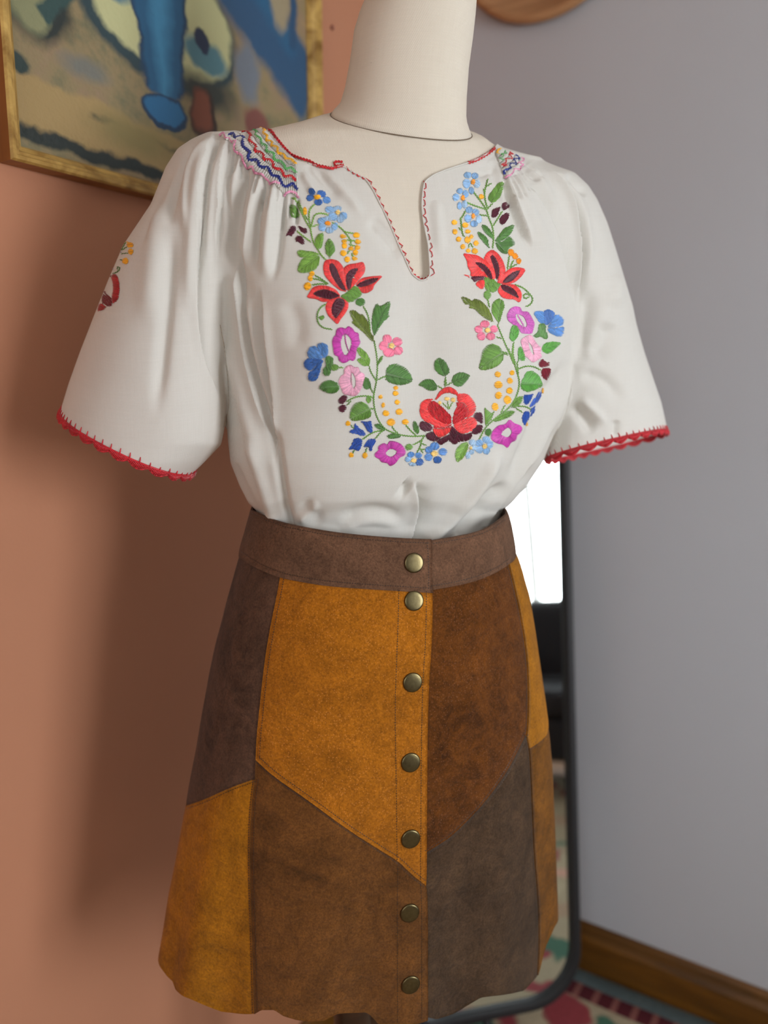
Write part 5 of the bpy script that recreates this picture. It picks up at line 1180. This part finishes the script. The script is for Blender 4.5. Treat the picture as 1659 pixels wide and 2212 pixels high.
LEAF(4, 'fgr', '733 1932,760 1808,820 1798,853 1870,832 1942,790 1998,743 1972', (785,1992), (790,1808), 40); LEAF(4, 'fgr', '1098 2072,1140 2008,1220 1988,1333 2003,1262 2072,1190 2133,1120 2113', (1103,2080), (1325,2006), 45)
# ---- motif on the sleeve
DOTS(5, 'yel', '598 145 20 25,618 190 30 22,623 243 24 24,578 322 28 27'); STEMS(5, 'dgr', '580 170,548 230;590 205,552 232;600 255,545 262;555 315,535 310;478 425,520 408,538 378,510 365,515 392', 2.2)
BLOB(5, 'gbl', '505 270,548 240,540 290,515 340,488 385,470 390,500 320', 20, 'embroidered_petal')
BLOB(5, 'crim', '472 427,515 440,532 500,532 570,520 640,472 678,462 620,477 560,472 490,458 460', 10, 'embroidered_petal'); BLOB(5, 'wine', '395 590,415 500,458 430,467 470,432 520,407 575,462 620,472 680,440 702,375 660', 40, 'embroidered_petal'); BLOB(5, 'crim', '345 735,360 665,430 700,390 727', 20, 'embroidered_petal')

# ================================================================ smocking
ZS, ZT_ = (440, 260, 240/1659), (1060, 300, 120/1659)
def zline(z, s): return zf(z, P_(s))
def coord_thread(z, c, s, w, label):
    T = new(); pts = zline(z, s); R = resamp(pts, max(4, int(np.linalg.norm(np.diff(np.array(pts), axis=0), axis=1).sum()/2.6)))
    for i in range(len(R)-1):
        g = R[i+1]-R[i]; nn = np.array([-g[1], g[0]])/(np.hypot(*g)+1e-9); sgn = 1 if i % 2 else -1
        T.add([R[i]-g*.3+nn*sgn*w*.26, (R[i]+R[i+1])/2, R[i+1]+g*.3-nn*sgn*w*.26], w*1.75, .0015, .0014, .6)
    o = T.build('smocking_row', MT[c], blouse); 
    if o: o['label'] = label
def pleats(A, B, n, w0, w1, rows, name='smocking_pleats'):
    A, B = resamp(A, n), resamp(B, n); T = new()
    for i in range(n):
        for r in range(rows):
            a, b = A[i] + (B[i]-A[i])*(r+.06)/rows, A[i] + (B[i]-A[i])*(r+.94)/rows; f = (r+.5)/rows; w = (w0*(1-f) + w1*f)*.95
            m = (a+b)/2; T.add([a, a*.8+b*.2, m, a*.2+b*.8, b], w, .0018, .0007, .35)
    o = T.build(name, muslin, blouse); o['kind'] = 'stuff'; o['label'] = 'tiny cream pleats gathered by the smocking'
pleats(zline(ZS, '265 250,350 320,460 370,480 460,560 540,620 640,680 700,760 770,820 820,900 860,980 930,1060 960,1190 1110,1300 1090,1410 1160'), zline(ZS, '900 140,960 190,1020 270,1090 350,1160 420,1230 500,1290 570,1370 600'), 40, 5.2, 2.3, 5)
coord_thread(ZS, 'tpk', '250 240,300 205,330 285,390 290,430 340,490 330,460 400,480 470,540 510,590 560,610 640,640 730,740 700,780 800,850 810,900 840,970 900,1010 960,1070 930,1140 960', 2.9, 'pink smocking stitches, left shoulder'); coord_thread(ZS, 'tpk', '1185 1130,1240 1090,1300 1070,1370 1090,1425 1165', 3.2, 'pink smocking stitches, left shoulder')
coord_thread(ZS, 'nav', '380 235,440 210,480 280,560 260,600 270,580 340,590 410,650 450,700 490,660 560,690 615,790 600,830 640,830 700,880 715,960 715,1000 780,1020 840,1120 850,1150 910,1170 980,1230 1010,1330 950,1400 1045', 4.6, 'navy smocking stitches, left shoulder')
coord_thread(ZS, 'tred', '560 195,620 190,680 205,710 230,690 310,740 360,790 400,765 480,850 490,900 530,900 600,1000 605,1040 650,1050 730,1150 745,1190 800,1210 860,1310 840,1380 910', 4.2, 'red smocking stitches, left shoulder')
coord_thread(ZS, 'tgr', '700 145,800 180,780 240,860 290,870 370,950 400,940 480,1050 510,1060 610,1160 630,1210 690,1230 750,1310 720,1380 795', 4.2, 'green smocking stitches, left shoulder')
coord_thread(ZS, 'yel', '835 130,920 165,890 210,960 250,940 310,1030 340,1020 400,1110 420,1110 500,1200 530,1230 590,1310 600,1375 665', 4.4, 'yellow smocking stitches, left shoulder')
pleats(zline(ZT_, '455 1210,560 1130,640 1050,720 980,850 950,940 870,960 760,985 650'), zline(ZT_, '140 440,180 400,215 370,240 340,260 320'), 20, 4.2, 1.5, 5)
coord_thread(ZT_, 'yel', '275 330,200 360,190 410,150 460,235 500', 3.2, 'yellow smocking stitches, right shoulder'); coord_thread(ZT_, 'tgr', '400 400,400 440,470 490,290 500,370 560,310 610,220 630,340 665', 2.6, 'green smocking stitches, right shoulder')
coord_thread(ZT_, 'tred', '560 450,650 515,520 490,580 560,620 640,430 640,440 700,430 760,300 820,460 835', 3.2, 'red smocking stitches, right shoulder'); coord_thread(ZT_, 'nav', '730 530,780 560,845 640,650 640,690 690,740 780,560 780,540 870,590 910,360 990,400 1070', 3.2, 'navy smocking stitches, right shoulder')
coord_thread(ZT_, 'tpk', '900 610,970 640,950 700,800 760,960 800,850 860,900 930,680 930,640 1010,560 1100,440 1210', 2.6, 'pink smocking stitches, right shoulder')

# ================================================================ red edge stitching, on whichever surface the thread meets
allb = Thread(bl_bvh)
class Both(Thread):
    def at(s, x, y):
        best = None
        for b in (bl_bvh, form_bvh):
            h = cast(b, x, y)
            if h[0] is not None and (best is None or h[3] < best[3]): best = h
        if best is None: return None
        n = best[1]; n = -n if n.dot(best[0]-EYE) > 0 else n
        return best[0], n
def braid(pts, w=4.2, step=7, label=None, name='neckline_edging'):
    T = Both(None); R = resamp(smooth_line(pts, 1), max(3, int(np.linalg.norm(np.diff(np.array(pts, float), axis=0), axis=1).sum()/step))); G = np.gradient(R, axis=0); G /= np.linalg.norm(G, axis=1)[:, None]
    for i in range(len(R)-1):
        n = np.array([-G[i][1], G[i][0]]); a, b = R[i], R[i+1]; m = (a+b)/2
        T.add([a - n*w*.6, m - n*w*.1, b + n*w*.5], 3.0, .0012, .0006, .7); T.add([a + n*w*.5, m + n*w*.9, b - n*w*.5], 2.4, .0010, .0010, .7); T.add([a, m+n*.6, b], 2.4, .0012, .0008, .8)
    o = T.build(name, MT['tred'], blouse)
    if o and label: o['label'] = label
braid(zline(ZS, '925 130,985 140,1040 195,1060 240,1110 295,1150 345,1210 415,1260 465,1300 510,1400 555,1500 590,1590 610,1659 665'), 3.6, 6.5, 'red braided neckline edging, left side')
braid([(676,354),(690,360),(704,362),(716,366),(728,360),(742,358)], 5, 6); braid([(740,352),(728,350),(718,354),(728,360)], 2.4, 5)
braid([(1010,352),(1024,348),(1040,340),(1056,330),(1068,320)], 4.2, 6, 'red braided neckline edging, right side')
def vees(pts, side, n, size=8, w=1.9, kind='v'):
    T = Both(None); R = resamp(pts, n); G = np.gradient(R, axis=0); G /= np.linalg.norm(G, axis=1)[:, None]
    for i in range(n-1):
        nn = np.array([-G[i][1], G[i][0]])*side; a = R[i]; b = R[i+1]; tip = (a*.25+b*.75) + nn*size*random.uniform(.8, 1.15)
        if kind == 'v': T.add([a - nn*.5, (a+tip)/2 - nn*.8, tip], w*1.3, .0008, .0007, .7); T.add([tip, (tip+b)/2, b - nn*.3], w*.8, .0007, .0007, .7)
        else: m = (a+tip)/2 + nn*size*.30 - G[i]*1.5; T.add([a, m, tip, tip + (b-tip)*.5 + nn*1.0, b], w, .0008, .0007, .8)
    return T.build('neckline_edging', MT['tred'], blouse, None)
vees([(748,362),(768,376),(790,386)], 1, 5, 4, 2.4)
vees([(790,386),(806,410),(822,442),(838,474),(852,508),(866,540),(880,570),(888,590)], -1, 13, 6, 1.9)
vees([(889,592),(900,601),(908,607),(921,604),(929,597)], -1, 6, 5, 2.4)
vees([(914,392),(912,410),(911,440),(913,470),(919,500),(925,530),(928,570),(930,596)], -1, 12, 8, 1.7, 'l')
# rolled hem along the slit, so the cut cloth has thickness
def hemroll(pts, name='neckline_hem'):
    V_ = []
    for x, y in resamp(pts, max(8, int(np.linalg.norm(np.diff(np.array(pts, float), axis=0), axis=1).sum()/4))):
        best = None
        for dx, dy in ((0, 0), (-3, 2), (3, 2), (0, 4), (-5, 3), (5, 3), (0, 7), (-8, 4), (8, 4)):
            h = cast(bl_bvh, x+dx, y+dy)
            if h[0] is not None and h[0].y < 1.0: best = h[0]; break
        if best is not None: V_.append(atY(x, y, best.y))
    if len(V_) > 3:
        for _ in range(3): V_ = [V_[0]] + [(V_[i-1]+V_[i]*2+V_[i+1])/4 for i in range(1, len(V_)-1)] + [V_[-1]]
        a, b = tube(V_, .00085, 6); o = mesh(name, a, b, muslin); adopt(o, blouse)
hemroll(NECKLINE[5:-4])

# ---- crocheted scallops and blanket stitches round both sleeve hems
def hem_ring(n, d, msk, count=220):
    # slice the sleeve just above its hem plane and order the points by angle
    pts = V_all[msk]; s = pts@n - d; q = pts[np.abs(s) < .0032]; c = q.mean(0)
    ex = np.cross(n, [0, 0, 1.0]); ex = ex/np.linalg.norm(ex) if np.linalg.norm(ex) > .1 else np.array([1., 0, 0]); ey = np.cross(n, ex)
    th = np.arctan2((q-c)@ey, (q-c)@ex); r = np.hypot((q-c)@ex, (q-c)@ey); o = np.argsort(th); th, r = th[o], r[o]
    tg = np.linspace(-math.pi, math.pi, count, endpoint=False); rr = np.interp(tg, th, r, period=2*math.pi)
    for _ in range(2): rr = (np.roll(rr, 1)+rr*2+np.roll(rr, -1))/4
    return np.array([c - n*((c@n)-d) + (ex*math.cos(a)+ey*math.sin(a))*k for a, k in zip(tg, rr)]), c
V_all = V_BL
m_croc = m_thread('crochet_red', lin((188, 26, 40)), .3)
def hem_trim(n, d, msk, label):
    R, c = hem_ring(n, d, msk); R = np.concatenate([R, R[:1]]); L = np.concatenate([[0], np.cumsum(np.linalg.norm(np.diff(R, axis=0), axis=1))])
    at = lambda s: np.stack([np.interp(s % L[-1], L, R[:, k]) for k in range(3)], -1)
    ns = int(round(L[-1]/.0215)); per = L[-1]/ns; V1, F1 = [], []
    def put(Vv, Ff): k = len(V1); V1.extend(Vv); F1.extend([tuple(i+k for i in f) for f in Ff])
    S = np.linspace(0, L[-1], 400); base = at(S); out = base - c; out -= np.outer(out@n, n); out /= np.linalg.norm(out, axis=1)[:, None]
    put(*tube([Vector(p) for p in base + n*.0006 + out*.0003], .0012, 6, False))
    ph = np.abs(np.sin(S/per*math.pi)); 
    for k, (dn, rad) in enumerate(((.0022, .0010), (.0042, .0010), (.0060, .0011))):
        q = base + n*(.0010 + dn*(.25+.75*ph)[:, None]) + out*(.0006*np.sin(S*3500+k*2)[:, None]); put(*tube([Vector(p) for p in q], [rad]*len(q), 5, False))
    nst = int(L[-1]/.0015)
    for i in range(nst):                            # the crochet's little slanted loops
        s = L[-1]*i/nst; p = at(np.array([s]))[0]; h = abs(math.sin(s/per*math.pi)); o_ = p-c; o_ -= n*(o_@n); o_ /= np.linalg.norm(o_); q = at(np.array([s+.0012]))[0]
        put(*tube([Vector(p + n*.0006 + o_*.0010), Vector((p+q)/2 + n*(.0035*(.3+.7*h)) + o_*.0018), Vector(q + n*(.0016+.0056*h) + o_*.0008)], [.00065, .0008, .0006], 4))
    o = mesh('crochet_edging', V1, F1, m_croc); adopt(o, blouse); o['label'] = label; V1.clear(); F1.clear()
    nb = int(L[-1]/.0105)
    for i in range(nb):
        s = L[-1]*i/nb; p = at(np.array([s]))[0]; o_ = p-c; o_ -= n*(o_@n); o_ /= np.linalg.norm(o_); q = at(np.array([s+.0008]))[0]
        put(*tube([Vector(p + n*.0008 + o_*.0008), Vector(p - n*.002 + o_*.0011), Vector(q - n*.0052 + o_*.0006)], [.0008, .0007, .0004], 5))
    o = mesh('blanket_stitch', V1, F1, m_croc); adopt(o, blouse); o['kind'] = 'stuff'; o['label'] = 'short red blanket stitches above the crochet edge'
hem_trim(nL, dL, MSK_L, 'scalloped red crochet edging, left sleeve'); hem_trim(nR, dR, MSK_R, 'scalloped red crochet edging, right sleeve')
# seams where the sleeves are set in
T = new()
for s in ([(285,1320),(310,1450),(330,1600),(341,1750),(342,1850),(325,1930),(305,1985)],):
    R = resamp(zf(ZL, s), 60)
    for i in range(len(R)-1): T.add([R[i], (R[i]+R[i+1])/2, R[i+1]], 1.3, .0002, .0001, 1)
o = T.build('sleeve_seam', m_thread('sleeve_seam_thread', lin((190, 176, 156))), blouse)  # thin beige thread laid along the seam line
